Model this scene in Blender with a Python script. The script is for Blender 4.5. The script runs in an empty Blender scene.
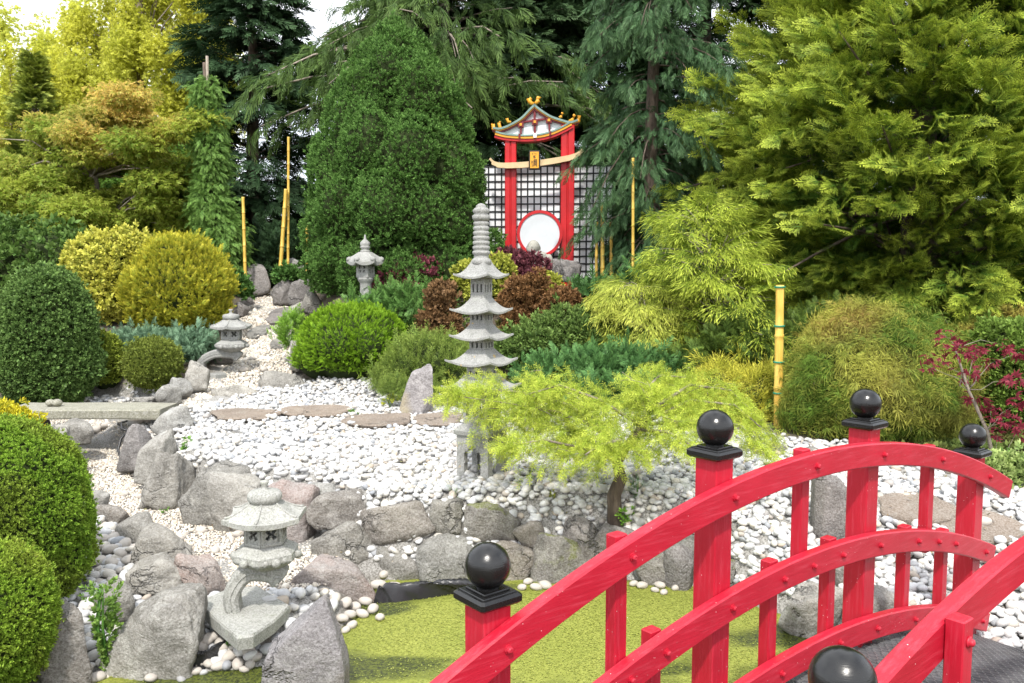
import bpy, math, random
import numpy as np
from mathutils import Vector, Matrix

rng = np.random.default_rng(11)
random.seed(5)
R = math.radians
SC = bpy.context.scene
COL = SC.collection

# ------------------------------------------------------------------ camera
FPX, CAMZ, PITCH = 827.454, 1.65, R(4.955)
CP, SP = math.cos(PITCH), math.sin(PITCH)
cam = bpy.data.cameras.new('camera')
cam.sensor_width = 36.0
cam.lens = 36.0 * FPX / 1024.0
cam.clip_end = 3000
cam.clip_start = 0.05
co = bpy.data.objects.new('camera', cam)
co.location = (0, 0, CAMZ)
co.rotation_euler = (math.pi / 2 - PITCH, 0, 0)
COL.objects.link(co)
SC.camera = co


def ray(px, py):
    a = (px - 512) / FPX
    b = (py - 341.5) / FPX
    return np.array([a, CP - b * SP, -b * CP - SP])


def at(px, py, Y):
    r = ray(px, py)
    return np.array([0, 0, CAMZ]) + r * (Y / r[1])


def m_per_px(Y):
    return Y / FPX


# ------------------------------------------------------------------ noise and terrain
def _hash(ix, iy, iz, s):
    h = (ix.astype(np.int64) * 374761393 + iy.astype(np.int64) * 668265263 + iz.astype(np.int64) * 2147483647 + s * 974634777) & 0x7fffffff
    h = ((h ^ (h >> 13)) * 1274126177) & 0x7fffffff
    h = (h ^ (h >> 16)) & 0xffff
    return h / 32767.5 - 1.0


def vnoise(p, seed=0):
    p = np.asarray(p, float)
    i = np.floor(p)
    f = p - i
    f = f * f * (3 - 2 * f)
    ix, iy, iz = i[:, 0], i[:, 1], i[:, 2]
    out = 0
    for dx in (0, 1):
        for dy in (0, 1):
            for dz in (0, 1):
                w = (f[:, 0] if dx else 1 - f[:, 0]) * (f[:, 1] if dy else 1 - f[:, 1]) * (f[:, 2] if dz else 1 - f[:, 2])
                out = out + w * _hash(ix + dx, iy + dy, iz + dz, seed)
    return out


def fbm(p, seed=0, o=4):
    s = 0
    a = 1.0
    p = np.asarray(p, float)
    for k in range(o):
        s = s + a * vnoise(p, seed + k)
        p = p * 2.03 + 7.1
        a *= .5
    return s


def sstep(a, b, x):
    t = np.clip((x - a) / (b - a), 0, 1)
    return t * t * (3 - 2 * t)


def poly_sd(poly, x, y):
    """signed distance to a polygon, positive inside"""
    x = np.asarray(x, float)
    y = np.asarray(y, float)
    d = np.full(x.shape, 1e9)
    ins = np.zeros(x.shape, bool)
    n = len(poly)
    for i in range(n):
        ax, ay = poly[i]
        bx, by = poly[(i + 1) % n]
        ex, ey = bx - ax, by - ay
        t = np.clip(((x - ax) * ex + (y - ay) * ey) / (ex * ex + ey * ey + 1e-12), 0, 1)
        d = np.minimum(d, np.hypot(x - ax - t * ex, y - ay - t * ey))
        c = ((ay > y) != (by > y)) & (x < ex * (y - ay) / (ey if abs(ey) > 1e-12 else 1e-12) + ax)
        ins ^= c
    return np.where(ins, d, -d)


def on_z(px, py, z):
    r = ray(px, py)
    t = (z - CAMZ) / r[2]
    return (r[0] * t, r[1] * t)


WATER = -0.28
POND = [(-2.3, 3.74), (-1.5, 3.80), (-1.08, 3.93), (-.88, 4.4), (-.9, 5.0), (-.5, 5.08), (.1, 5.09), (.6, 5.07), (1.1, 4.96),
        (1.55, 4.47), (2.02, 3.65), (2.35, 2.6), (1.0, 1.3), (.2, 1.9), (-.6, 2.6), (-2.3, 3.1)]
CHAN = [on_z(*q) for q in [(330, 585, -.15), (372, 566, -.15), (300, 536, -.12), (215, 520, -.1), (165, 500, -.1), (122, 470, -.08), (100, 452, -.05),
                            (88, 436, 0), (150, 415, .1), (110, 405, .15), (40, 412, .1), (66, 455, -.05), (90, 492, -.1), (130, 522, -.1), (152, 541, -.1), (192, 562, -.12), (222, 590, -.15), (260, 600, -.15)]]


def gz(x, y):
    x = np.asarray(x, float)
    y = np.asarray(y, float)
    zl = np.interp(y, [-60, 3, 3.6, 4.1, 5, 8.5, 10.5, 12, 14, 30, 60], [0, 0, -.2, -.2, -.06, .25, .8, 1.1, 1.4, 1.7, 2.0])
    zc = np.interp(y, [-60, 2.2, 3.3, 3.9, 4.6, 5.1, 9.3, 14, 30, 60], [0, -.1, -.15, -.15, -.02, .2, .35, 1.31, 1.6, 2.0])
    zr = np.interp(y, [-60, 2.2, 3.3, 3.9, 4.6, 5.1, 8.4, 9.2, 10.4, 12, 14, 30, 60], [0, -.1, -.15, -.15, -.02, .2, .32, .42, 1.2, 1.36, 1.5, 1.7, 2.0])
    bl = np.interp(y, [2, 4, 5, 6, 7.2, 8, 9.3, 11.2, 14, 30], [-.6, -1.3, -1.9, -2.4, -3.1, -3.5, -3.5, -3.9, -4.7, -9])
    br = np.interp(y, [5, 9.3, 11.2, 14, 30], [-2.0, -2.25, -2.65, -3.5, -7])
    wl = sstep(bl + .2, bl - .25, x)
    wr = sstep(br - .15, br + .35, x)
    z = zc * (1 - wr) + zr * wr
    z = z * (1 - wl) + zl * wl
    sd = poly_sd(CHAN, x, y)
    zch = np.interp(y, [4, 7, 8.0, 8.8], [-.16, -.09, .05, .2])
    w = sstep(-.24, -.08, sd)
    z = z * (1 - w) + zch * w
    sp = poly_sd(POND, x, y)
    w = np.clip((sp + .2) / .22, 0, 1) ** 1.3
    z = z * (1 - w) + (WATER - .03 - .5 * sstep(0, .5, sp)) * w
    return z


def gz1(x, y):
    return float(gz(np.array([x]), np.array([y]))[0])


def hit(px, py, lo=2.5, hi=30):
    """the ground point seen at a pixel"""
    r = ray(px, py)
    Y = np.linspace(lo, hi, 4000)
    t = Y / r[1]
    z = CAMZ + r[2] * t
    g = gz(r[0] * t, Y)
    g = np.maximum(g, WATER)
    k = np.argmax(z <= g)
    return np.array([r[0] * t[k], Y[k], g[k]])


# ------------------------------------------------------------------ object helpers
def tag(o, label=None, cat=None, group=None, kind=None):
    if label:
        o['label'] = label
    if cat:
        o['category'] = cat
    if group:
        o['group'] = group
    if kind:
        o['kind'] = kind
    return o


def empty(name, loc, label, cat, group=None, rz=0):
    o = bpy.data.objects.new(name, None)
    COL.objects.link(o)
    o.location = [float(v) for v in loc]
    o.rotation_euler = (0, 0, rz)
    o.empty_display_size = .1
    return tag(o, label, cat, group)


def link(name, me, mat, parent=None, loc=None, rz=0):
    o = bpy.data.objects.new(name, me)
    COL.objects.link(o)
    if mat is not None:
        me.materials.append(mat)
    if parent is not None:
        o.parent = parent
    if loc is not None:
        o.location = [float(v) for v in loc]
    if rz:
        o.rotation_euler = (0, 0, rz)
    return o


def np_mesh(name, v, f, tip=None, smooth=False):
    """mesh from arrays; f is (M,k)"""
    v = np.ascontiguousarray(v, np.float32)
    f = np.ascontiguousarray(f, np.int32)
    me = bpy.data.meshes.new(name)
    k = f.shape[1]
    me.vertices.add(len(v))
    me.vertices.foreach_set('co', v.ravel())
    me.loops.add(f.size)
    me.loops.foreach_set('vertex_index', f.ravel())
    me.polygons.add(len(f))
    me.polygons.foreach_set('loop_start', np.arange(0, f.size, k, dtype=np.int32))
    if smooth:
        me.polygons.foreach_set('use_smooth', np.ones(len(f), bool))
    if tip is not None:
        a = me.attributes.new('tip', 'FLOAT', 'POINT')
        a.data.foreach_set('value', np.ascontiguousarray(tip, np.float32))
    me.update(calc_edges=True)
    return me


class MB:
    """collects boxes, tubes, lathes, sweeps; builds ONE mesh"""

    def __init__(self):
        self.v, self.f = [], []
        self.sm = []

    def add(self, v, f, smooth=False):
        k = len(self.v)
        self.v += [tuple(float(c) for c in p) for p in v]
        self.f += [tuple(int(i) + k for i in q) for q in f]
        self.sm += [smooth] * len(f)
        return self

    def box(self, c, s, rz=0, ch=0.0, M=None):
        """chamfered box"""
        hx, hy, hz = s[0] / 2, s[1] / 2, s[2] / 2
        c = np.array(c, float)
        if ch <= 0:
            ring = [(-hx, -hy), (hx, -hy), (hx, hy), (-hx, hy)]
            lay = [(-hz, 0), (hz, 0)]
        else:
            ring = [(-hx, -hy), (hx, -hy), (hx, hy), (-hx, hy)]
            lay = [(-hz, ch), (-hz + ch, 0), (hz - ch, 0), (hz, ch)]
        vs, fs = [], []
        if ch <= 0:
            for z, i in lay:
                vs += [(x, y, z) for x, y in ring]
            n = 4
        else:
            n = 8
            for z, i in lay:
                ax, ay = hx - i, hy - i
                k = ch
                vs += [(-ax + k, -ay, z), (ax - k, -ay, z), (ax, -ay + k, z), (ax, ay - k, z), (ax - k, ay, z), (-ax + k, ay, z), (-ax, ay - k, z), (-ax, -ay + k, z)]
        for l in range(len(lay) - 1):
            for i in range(n):
                j = (i + 1) % n
                fs.append((l * n + i, l * n + j, (l + 1) * n + j, (l + 1) * n + i))
        fs.append(tuple(range(n - 1, -1, -1)))
        fs.append(tuple((len(lay) - 1) * n + i for i in range(n)))
        vs = np.array(vs)
        if M is not None:
            vs = vs @ np.array(M).T
        if rz:
            ca, sa = math.cos(rz), math.sin(rz)
            vs = np.stack([vs[:, 0] * ca - vs[:, 1] * sa, vs[:, 0] * sa + vs[:, 1] * ca, vs[:, 2]], 1)
        return self.add(vs + c, fs)

    def lathe(self, prof, c=(0, 0, 0), n=24, rz=0, smooth=True, sq=None):
        """prof = [(r,z)...]; sq: function angle->radius factor"""
        vs = []
        for r, z in prof:
            for i in range(n):
                a = rz + 2 * math.pi * i / n
                k = sq(a - rz) if sq else 1
                vs.append((c[0] + r * k * math.cos(a), c[1] + r * k * math.sin(a), c[2] + z))
        fs = []
        for l in range(len(prof) - 1):
            for i in range(n):
                j = (i + 1) % n
                fs.append((l * n + i, l * n + j, (l + 1) * n + j, (l + 1) * n + i))
        fs.append(tuple(range(n - 1, -1, -1)))
        fs.append(tuple((len(prof) - 1) * n + i for i in range(n)))
        return self.add(vs, fs, smooth)

    def tube(self, pts, rad, n=6, smooth=True):
        pts = [np.array(p, float) for p in pts]
        rad = rad if hasattr(rad, '__len__') else [rad] * len(pts)
        vs, fs = [], []
        ref = np.array([.31, .17, .93])
        for i, p in enumerate(pts):
            t = pts[min(i + 1, len(pts) - 1)] - pts[max(i - 1, 0)]
            t = t / (np.linalg.norm(t) + 1e-9)
            a = np.cross(t, ref)
            if np.linalg.norm(a) < .1:
                a = np.cross(t, [1, 0, 0])
            a /= np.linalg.norm(a)
            b = np.cross(t, a)
            for k in range(n):
                w = 2 * math.pi * k / n
                vs.append(p + rad[i] * (a * math.cos(w) + b * math.sin(w)))
        for l in range(len(pts) - 1):
            for i in range(n):
                j = (i + 1) % n
                fs.append((l * n + i, l * n + j, (l + 1) * n + j, (l + 1) * n + i))
        fs.append(tuple(range(n - 1, -1, -1)))
        fs.append(tuple((len(pts) - 1) * n + i for i in range(n)))
        return self.add(vs, fs, smooth)

    def sweep(self, sections, smooth=False):
        """list of closed sections with equal vertex counts"""
        n = len(sections[0])
        vs = [p for s in sections for p in s]
        fs = []
        for l in range(len(sections) - 1):
            for i in range(n):
                j = (i + 1) % n
                fs.append((l * n + i, l * n + j, (l + 1) * n + j, (l + 1) * n + i))
        fs.append(tuple(range(n - 1, -1, -1)))
        fs.append(tuple((len(sections) - 1) * n + i for i in range(n)))
        return self.add(vs, fs, smooth)

    def mesh(self, name):
        import bmesh
        me = bpy.data.meshes.new(name)
        me.from_pydata(self.v, [], self.f)
        me.polygons.foreach_set('use_smooth', self.sm)
        bm = bmesh.new()
        bm.from_mesh(me)
        bmesh.ops.recalc_face_normals(bm, faces=bm.faces)
        bm.to_mesh(me)
        bm.free()
        me.update()
        return me

    def build(self, name, mat, parent=None, loc=None, rz=0):
        return link(name, self.mesh(name), mat, parent, loc, rz)


# ------------------------------------------------------------------ materials
class NT:
    def __init__(self, name):
        self.m = bpy.data.materials.new(name)
        self.m.use_nodes = True
        self.t = self.m.node_tree
        self.b = self.t.nodes['Principled BSDF']
        self.out = self.t.nodes['Material Output']

    def n(self, typ, **kw):
        o = self.t.nodes.new(typ)
        for k, v in kw.items():
            if k in o.inputs:
                o.inputs[k].default_value = v
            else:
                setattr(o, k, v)
        return o

    def l(self, a, b):
        self.t.links.new(a, b)
        return self

    def coord(self, rnd=True):
        tc = self.n('ShaderNodeTexCoord')
        if not rnd:
            return tc.outputs['Object']
        oi = self.n('ShaderNodeObjectInfo')
        mu = self.n('ShaderNodeMath', operation='MULTIPLY')
        mu.inputs[1].default_value = 37.0
        self.l(oi.outputs['Random'], mu.inputs[0])
        va = self.n('ShaderNodeVectorMath', operation='ADD')
        self.l(tc.outputs['Object'], va.inputs[0])
        self.l(mu.outputs[0], va.inputs[1])
        return va.outputs[0]

    def noise(self, vec, scale, detail=6, rough=.6, dist=0):
        o = self.n('ShaderNodeTexNoise', Scale=scale, Detail=detail, Roughness=rough, Distortion=dist)
        self.l(vec, o.inputs['Vector'])
        return o.outputs['Fac']

    def ramp(self, fac, stops):
        o = self.n('ShaderNodeValToRGB')
        e = o.color_ramp.elements
        while len(e) < len(stops):
            e.new(.5)
        for k, (p, c) in zip(e, stops):
            k.position = p
            k.color = (*c, 1) if len(c) == 3 else c
        self.l(fac, o.inputs['Fac'])
        return o.outputs['Color']

    def mix(self, fac, a, b, mode='MIX'):
        o = self.n('ShaderNodeMix', data_type='RGBA', blend_type=mode)
        for s, v in ((o.inputs[0], fac), (o.inputs[6], a), (o.inputs[7], b)):
            if isinstance(v, bpy.types.NodeSocket):
                self.l(v, s)
            elif isinstance(v, (int, float)):
                s.default_value = v
            else:
                s.default_value = (*v, 1)
        return o.outputs[2]

    def bump(self, h, strength=.4, dist=.02):
        o = self.n('ShaderNodeBump', Strength=strength, Distance=dist)
        self.l(h, o.inputs['Height'])
        self.l(o.outputs['Normal'], self.b.inputs['Normal'])


def g3(v):
    return (v, v, v)


def vivid(c, sat=1.02, gain=1.3):
    l = .3 * c[0] + .6 * c[1] + .1 * c[2]
    return tuple(min(.8, max(.004, (l + (v - l) * sat) * gain)) for v in c)


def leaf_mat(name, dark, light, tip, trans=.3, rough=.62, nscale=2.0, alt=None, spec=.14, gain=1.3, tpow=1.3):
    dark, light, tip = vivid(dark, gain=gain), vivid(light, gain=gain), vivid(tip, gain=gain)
    alt = vivid(alt) if alt else None
    """foliage: inner growth to tip growth by the 'tip' attribute, each leaf its own tone"""
    t = NT(name)
    at_ = t.n('ShaderNodeAttribute', attribute_name='tip')
    geo = t.n('ShaderNodeNewGeometry')
    vec = t.coord()
    nz = t.noise(vec, nscale, 3, .55)
    base = t.mix(t.ramp(nz, [(.35, g3(0)), (.65, g3(1))]), dark, light)
    if alt is not None:
        nz2 = t.noise(vec, nscale * .6, 2, .5)
        base = t.mix(t.ramp(nz2, [(.5, g3(0)), (.62, g3(1))]), base, alt)
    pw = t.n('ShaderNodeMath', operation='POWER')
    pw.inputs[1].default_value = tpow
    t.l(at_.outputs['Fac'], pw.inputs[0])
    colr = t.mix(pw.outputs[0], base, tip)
    v = t.n('ShaderNodeMapRange')
    v.inputs['To Min'].default_value = .62
    v.inputs['To Max'].default_value = 1.35
    t.l(geo.outputs['Random Per Island'], v.inputs['Value'])
    colr = t.mix(1.0, colr, v.outputs[0], 'MULTIPLY')
    t.l(colr, t.b.inputs['Base Color'])
    t.b.inputs['Roughness'].default_value = rough
    t.b.inputs['Specular IOR Level'].default_value = spec
    tr = t.n('ShaderNodeBsdfTranslucent')
    t.l(colr, tr.inputs['Color'])
    ms = t.n('ShaderNodeMixShader')
    ms.inputs[0].default_value = trans
    t.l(t.b.outputs[0], ms.inputs[1])
    t.l(tr.outputs[0], ms.inputs[2])
    t.l(ms.outputs[0], t.out.inputs['Surface'])
    return t.m


def rock_mat(name, lo, hi, lich=(.55, .54, .5), stain=None, moss=0.0):
    t = NT(name)
    vec = t.coord()
    n1 = t.noise(vec, 3.2, 9, .62, .6)
    c = t.ramp(n1, [(.3, lo), (.5, tuple((a + b) / 2 for a, b in zip(lo, hi))), (.68, hi)])
    n2 = t.noise(vec, 9, 8, .7)
    c = t.mix(t.ramp(n2, [(.52, g3(0)), (.68, g3(.75))]), c, lich)
    mp = t.n('ShaderNodeMapping')
    mp.inputs['Scale'].default_value = (2.0, 2.2, 3.2)
    mp.inputs['Rotation'].default_value = (.6, .9, .4)
    t.l(vec, mp.inputs['Vector'])
    n3 = t.noise(mp.outputs[0], 2.6, 6, .6, 1.0)
    c = t.mix(t.ramp(n3, [(.54, g3(0)), (.7, g3(.3))]), c, tuple(v * .6 for v in lo))
    if stain is not None:
        n5 = t.noise(vec, 2.0, 4, .55)
        c = t.mix(t.ramp(n5, [(.5, g3(0)), (.66, g3(.75))]), c, stain)
    if moss > 0:
        n6 = t.noise(vec, 5, 6, .65)
        geo = t.n('ShaderNodeNewGeometry')
        sx = t.n('ShaderNodeSeparateXYZ')
        t.l(geo.outputs['Normal'], sx.inputs[0])
        ad = t.n('ShaderNodeMath', operation='MULTIPLY_ADD')
        ad.inputs[1].default_value = .25
        t.l(sx.outputs['Z'], ad.inputs[0])
        t.l(n6, ad.inputs[2])
        c = t.mix(t.ramp(ad.outputs[0], [(.78 - moss, g3(0)), (.86 - moss, g3(1))]), c, (.16, .17, .03))
    vo = t.n('ShaderNodeTexVoronoi', feature='DISTANCE_TO_EDGE', Scale=2.4)
    dv = t.n('ShaderNodeTexNoise', Scale=3.0, Detail=5.0, Roughness=.6)
    t.l(vec, dv.inputs['Vector'])
    dm = t.n('ShaderNodeVectorMath', operation='MULTIPLY_ADD')
    dm.inputs[1].default_value = (.7, .7, .7)
    t.l(dv.outputs['Color'], dm.inputs[0])
    t.l(vec, dm.inputs[2])
    t.l(dm.outputs[0], vo.inputs['Vector'])
    crack = t.ramp(vo.outputs['Distance'], [(.0, g3(1)), (.035, g3(0))])
    cm = t.mix(1.0, crack, t.ramp(t.noise(vec, 1.7, 3, .5), [(.5, g3(0)), (.6, g3(.7))]), 'MULTIPLY')
    c = t.mix(cm, c, tuple(v * .35 for v in lo))
    li = t.noise(vec, 4.5, 7, .75, .3)
    c = t.mix(t.ramp(li, [(.60, g3(0)), (.64, g3(.55))]), c, lich)
    oi = t.n('ShaderNodeObjectInfo')
    tone = t.ramp(oi.outputs['Random'], [(0, (.80, .80, .80)), (.4, (1.0, .98, .95)), (.7, (.9, .93, .97)), (1, (1.15, 1.12, 1.08))])
    c = t.mix(1.0, c, tone, 'MULTIPLY')
    sp = t.noise(vec, 90, 3, .7)
    c = t.mix(.22, c, t.ramp(sp, [(.35, g3(.05)), (.65, g3(.75))]))
    t.l(c, t.b.inputs['Base Color'])
    t.b.inputs['Roughness'].default_value = .92
    t.b.inputs['Specular IOR Level'].default_value = .2
    nb = t.noise(vec, 16, 10, .72)
    ad = t.n('ShaderNodeMath', operation='MULTIPLY_ADD')
    ad.inputs[1].default_value = .45
    t.l(n3, ad.inputs[0])
    t.l(nb, ad.inputs[2])
    a2 = t.n('ShaderNodeMath', operation='MULTIPLY_ADD')
    a2.inputs[1].default_value = -.8
    t.l(cm, a2.inputs[0])
    t.l(ad.outputs[0], a2.inputs[2])
    t.bump(a2.outputs[0], .95, .04)
    return t.m


def granite_mat(name, base, lich=(.36, .38, .33), orange=True, speck=140):
    t = NT(name)
    vec = t.coord(False)
    n1 = t.noise(vec, 7, 7, .65)
    c = t.ramp(n1, [(.3, tuple(v * .7 for v in base)), (.6, base)])
    n2 = t.noise(vec, 22, 7, .7)
    c = t.mix(t.ramp(n2, [(.54, g3(0)), (.66, g3(.65))]), c, lich)
    mp = t.n('ShaderNodeMapping')
    mp.inputs['Scale'].default_value = (1, 1, .16)
    t.l(vec, mp.inputs['Vector'])
    stn = t.noise(mp.outputs[0], 26, 5, .65, .4)
    c = t.mix(t.ramp(stn, [(.52, g3(0)), (.7, g3(.6))]), c, tuple(v * .42 for v in lich))
    mo = t.noise(vec, 9, 6, .7)
    c = t.mix(t.ramp(mo, [(.62, g3(0)), (.68, g3(.5))]), c, (.12, .13, .06))
    sp = t.noise(vec, speck, 2, .6)
    c = t.mix(.3, c, t.ramp(sp, [(.36, g3(.05)), (.5, base), (.66, g3(.55))]))
    if orange:
        n4 = t.noise(vec, 15, 3, .5)
        c = t.mix(t.ramp(n4, [(.7, g3(0)), (.74, g3(.7))]), c, (.5, .33, .1))
    t.l(c, t.b.inputs['Base Color'])
    t.b.inputs['Roughness'].default_value = .9
    t.bump(t.noise(vec, 60, 6, .7), .45, .01)
    return t.m


def simple_mat(name, c, rough=.6, spec=.4, var=.15, scale=8, bump=.1, bscale=40):
    t = NT(name)
    vec = t.coord()
    n = t.noise(vec, scale, 5, .6)
    col = t.ramp(n, [(.3, tuple(v * (1 - var) for v in c)), (.7, tuple(min(1, v * (1 + var)) for v in c))])
    t.l(col, t.b.inputs['Base Color'])
    t.b.inputs['Roughness'].default_value = rough
    t.b.inputs['Specular IOR Level'].default_value = spec
    if bump:
        t.bump(t.noise(vec, bscale, 5, .6), bump, .01)
    return t.m


def bark_mat(name, a, b):
    t = NT(name)
    vec = t.coord()
    mp = t.n('ShaderNodeMapping')
    mp.inputs['Scale'].default_value = (1, 1, .25)
    t.l(vec, mp.inputs['Vector'])
    n = t.noise(mp.outputs[0], 22, 8, .7, .5)
    t.l(t.ramp(n, [(.35, a), (.65, b)]), t.b.inputs['Base Color'])
    t.b.inputs['Roughness'].default_value = .95
    t.bump(n, .9, .03)
    return t.m


def red_paint(name='red_paint', grain=(2.5, 30, 30)):
    t = NT(name)
    vec = t.coord()
    n = t.noise(vec, 5, 6, .6)
    c = t.ramp(n, [(.3, (.35, .006, .02)), (.7, (.45, .010, .03))])
    # chalky, sun-bleached streaks and small white chips
    mp = t.n('ShaderNodeMapping')
    mp.inputs['Scale'].default_value = grain
    t.l(vec, mp.inputs['Vector'])
    st = t.noise(mp.outputs[0], 3, 5, .6)
    c = t.mix(t.ramp(st, [(.5, g3(0)), (.72, g3(.45))]), c, (.52, .06, .09))
    vo = t.n('ShaderNodeTexVoronoi', Scale=48.0, Randomness=1.0)
    t.l(vec, vo.inputs['Vector'])
    msk = t.noise(vec, 6, 2, .5)
    chip = t.ramp(vo.outputs['Distance'], [(.045, g3(1)), (.085, g3(0))])
    mm = t.mix(1.0, chip, t.ramp(msk, [(.48, g3(0)), (.56, g3(.9))]), 'MULTIPLY')
    c = t.mix(mm, c, (.78, .62, .62))
    t.l(c, t.b.inputs['Base Color'])
    t.b.inputs['Roughness'].default_value = .42
    t.b.inputs['Specular IOR Level'].default_value = .45
    t.bump(t.noise(mp.outputs[0], 4, 6, .65), .22, .006)
    return t.m


def black_gloss():
    t = NT('black_gloss')
    vec = t.coord()
    n = t.noise(vec, 9, 5, .6)
    t.l(t.ramp(n, [(.35, g3(.004)), (.7, g3(.010))]), t.b.inputs['Base Color'])
    t.l(t.ramp(t.noise(vec, 14, 6, .6), [(.3, g3(.16)), (.7, g3(.34))]), t.b.inputs['Roughness'])
    mp = t.n('ShaderNodeMapping')
    mp.inputs['Scale'].default_value = (4, 4, 30)
    mp.inputs['Rotation'].default_value = (.1, .15, 0)
    t.l(vec, mp.inputs['Vector'])
    t.bump(t.noise(mp.outputs[0], 8, 5, .6), .12, .006)
    return t.m


def pebble_mat(name, stops, rough=.7):
    t = NT(name)
    geo = t.n('ShaderNodeNewGeometry')
    vec = t.coord(False)
    c = t.ramp(geo.outputs['Random Per Island'], stops)
    n = t.noise(vec, 30, 5, .65)
    c = t.mix(.35, c, t.mix(1.0, c, t.ramp(n, [(.35, g3(.55)), (.65, g3(1.15))]), 'MULTIPLY'))
    big = t.noise(vec, 1.1, 4, .6)
    c = t.mix(t.ramp(big, [(.52, g3(0)), (.7, g3(.22))]), c, (.42, .36, .27))
    t.l(c, t.b.inputs['Base Color'])
    t.b.inputs['Roughness'].default_value = rough
    t.b.inputs['Specular IOR Level'].default_value = .3
    t.bump(n, .15, .01)
    return t.m


RED, BLACK = red_paint(), black_gloss()
RED_POST = red_paint('red_paint_posts', (30, 30, 2.5))
M_ROCK = {
    'grey': rock_mat('rock_grey', (.13, .122, .103), (.31, .295, .26), (.47, .455, .405)),
    'brown': rock_mat('rock_brown', (.14, .118, .095), (.31, .272, .225), (.42, .385, .335)),
    'pale': rock_mat('rock_pale', (.195, .183, .158), (.41, .39, .345), (.57, .555, .51)),
    'pink': rock_mat('rock_pink', (.25, .205, .185), (.45, .39, .355), (.52, .48, .45), stain=(.38, .26, .22)),
    'moss': rock_mat('rock_moss', (.12, .105, .085), (.29, .265, .225), (.36, .34, .29), moss=.13),
    'dark': rock_mat('rock_dark', (.1, .088, .08), (.25, .225, .21), (.36, .33, .31)),
    'slate': rock_mat('rock_slate', (.2, .185, .19), (.36, .335, .34), (.45, .43, .43), stain=(.4, .33, .18)),
}
GRANITE = granite_mat('granite', (.29, .29, .275))
GRANITE_G = granite_mat('granite_green', (.345, .345, .315), (.34, .36, .29), False, 110)
BENCH = granite_mat('bench_stone', (.27, .26, .2), (.28, .28, .2), False, 90)
SANDST = rock_mat('flagstone', (.2, .145, .1), (.31, .235, .17), (.33, .28, .22))
BAMBOO = None


# ------------------------------------------------------------------ foliage templates: x growth, y side, z normal
def T(v, f, tip):
    return np.array(v, float), np.array(f, int), np.array(tip, float)


def diamond(p, d, s, L, W, t0, t1, bend=0.0):
    p = np.array(p, float)
    d = np.array(d, float)
    d /= np.linalg.norm(d)
    s = np.array(s, float)
    m = p + d * L * .5
    e = p + d * L + np.array([0, 0, -bend * L])
    return [p, m + s * W / 2, e, m - s * W / 2], [t0, (t0 + t1) / 2, t1, (t0 + t1) / 2]


def tmpl_from(parts):
    v, f, t = [], [], []
    for pv, pt in parts:
        k = len(v)
        v += list(pv)
        t += list(pt)
        f.append((k, k + 1, k + 2, k + 3))
    return T(v, f, t)


def t_sprig(n=7, L=.62, W=.34, seed=0):
    r = np.random.default_rng(seed)
    parts = []
    for i in range(n):
        u = .15 + .75 * i / (n - 1)
        a = i * 2.4 + r.uniform(-.4, .4)
        e = r.uniform(.5, 1.1) if i < n - 1 else .1
        d = [math.cos(e), math.sin(e) * math.cos(a), math.sin(e) * math.sin(a)]
        s = np.cross(d, r.normal(size=3))
        s /= np.linalg.norm(s)
        parts.append(diamond((u * .5, 0, 0), d, s, L * r.uniform(.75, 1.1), W, .0 + .35 * u, .4 + .6 * u, .1))
    return tmpl_from(parts)


def t_frond(n=9, seed=0, ang=.75, w=.04, curl=.12, sub=True):
    """flat feathery cypress fan"""
    r = np.random.default_rng(seed)
    parts = [diamond((0, 0, 0), (1, 0, -.05), (0, 1, 0), .55, w * .8, 0, .3), diamond((.5, 0, -.02), (1, 0, -curl), (0, 1, 0), .5, w, .4, 1)]
    for i in range(n):
        u = .08 + .8 * i / (n - 1)
        for sg in (-1, 1):
            L = (.42 * (1 - u) + .1) * r.uniform(.75, 1.15)
            a = ang * r.uniform(.8, 1.15)
            d = np.array([math.cos(a), sg * math.sin(a), -curl * r.uniform(.3, 1.6)])
            s = np.array([-math.sin(a) * sg, math.cos(a), 0])
            p = np.array([u, 0, -curl * u * u])
            parts.append(diamond(p, d, s, L, w, .15 + .35 * u, .55 + .45 * u, .12))
            if sub and L > .25:
                for k in (.4, .68):
                    for s2 in (-1, 1):
                        a2 = a * sg + s2 * .7
                        d2 = np.array([math.cos(a2), math.sin(a2), -curl])
                        parts.append(diamond(p + d * L * k, d2, (-math.sin(a2), math.cos(a2), 0), L * .42, w * .8, .3 + .3 * u, .6 + .4 * u))
    return tmpl_from(parts)


def t_brush(n=22, L=.34, W=.035, seed=0, fwd=.9):
    """needles round a twig"""
    r = np.random.default_rng(seed)
    parts = [diamond((0, 0, 0), (1, 0, 0), (0, 1, 0), 1.0, .035, 0, .4)]
    for i in range(n):
        u = i / n
        a = i * 2.4 + r.uniform(-.5, .5)
        e = fwd * r.uniform(.7, 1.2)
        d = np.array([math.cos(e), math.sin(e) * math.cos(a), math.sin(e) * math.sin(a)])
        s = np.cross(d, [.3, .5, .8])
        s /= np.linalg.norm(s)
        parts.append(diamond((u, 0, 0), d, s, L * r.uniform(.7, 1.1) * (1 - .3 * u), W, .1 + .5 * u, .4 + .6 * u, .05))
    return tmpl_from(parts)


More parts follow.
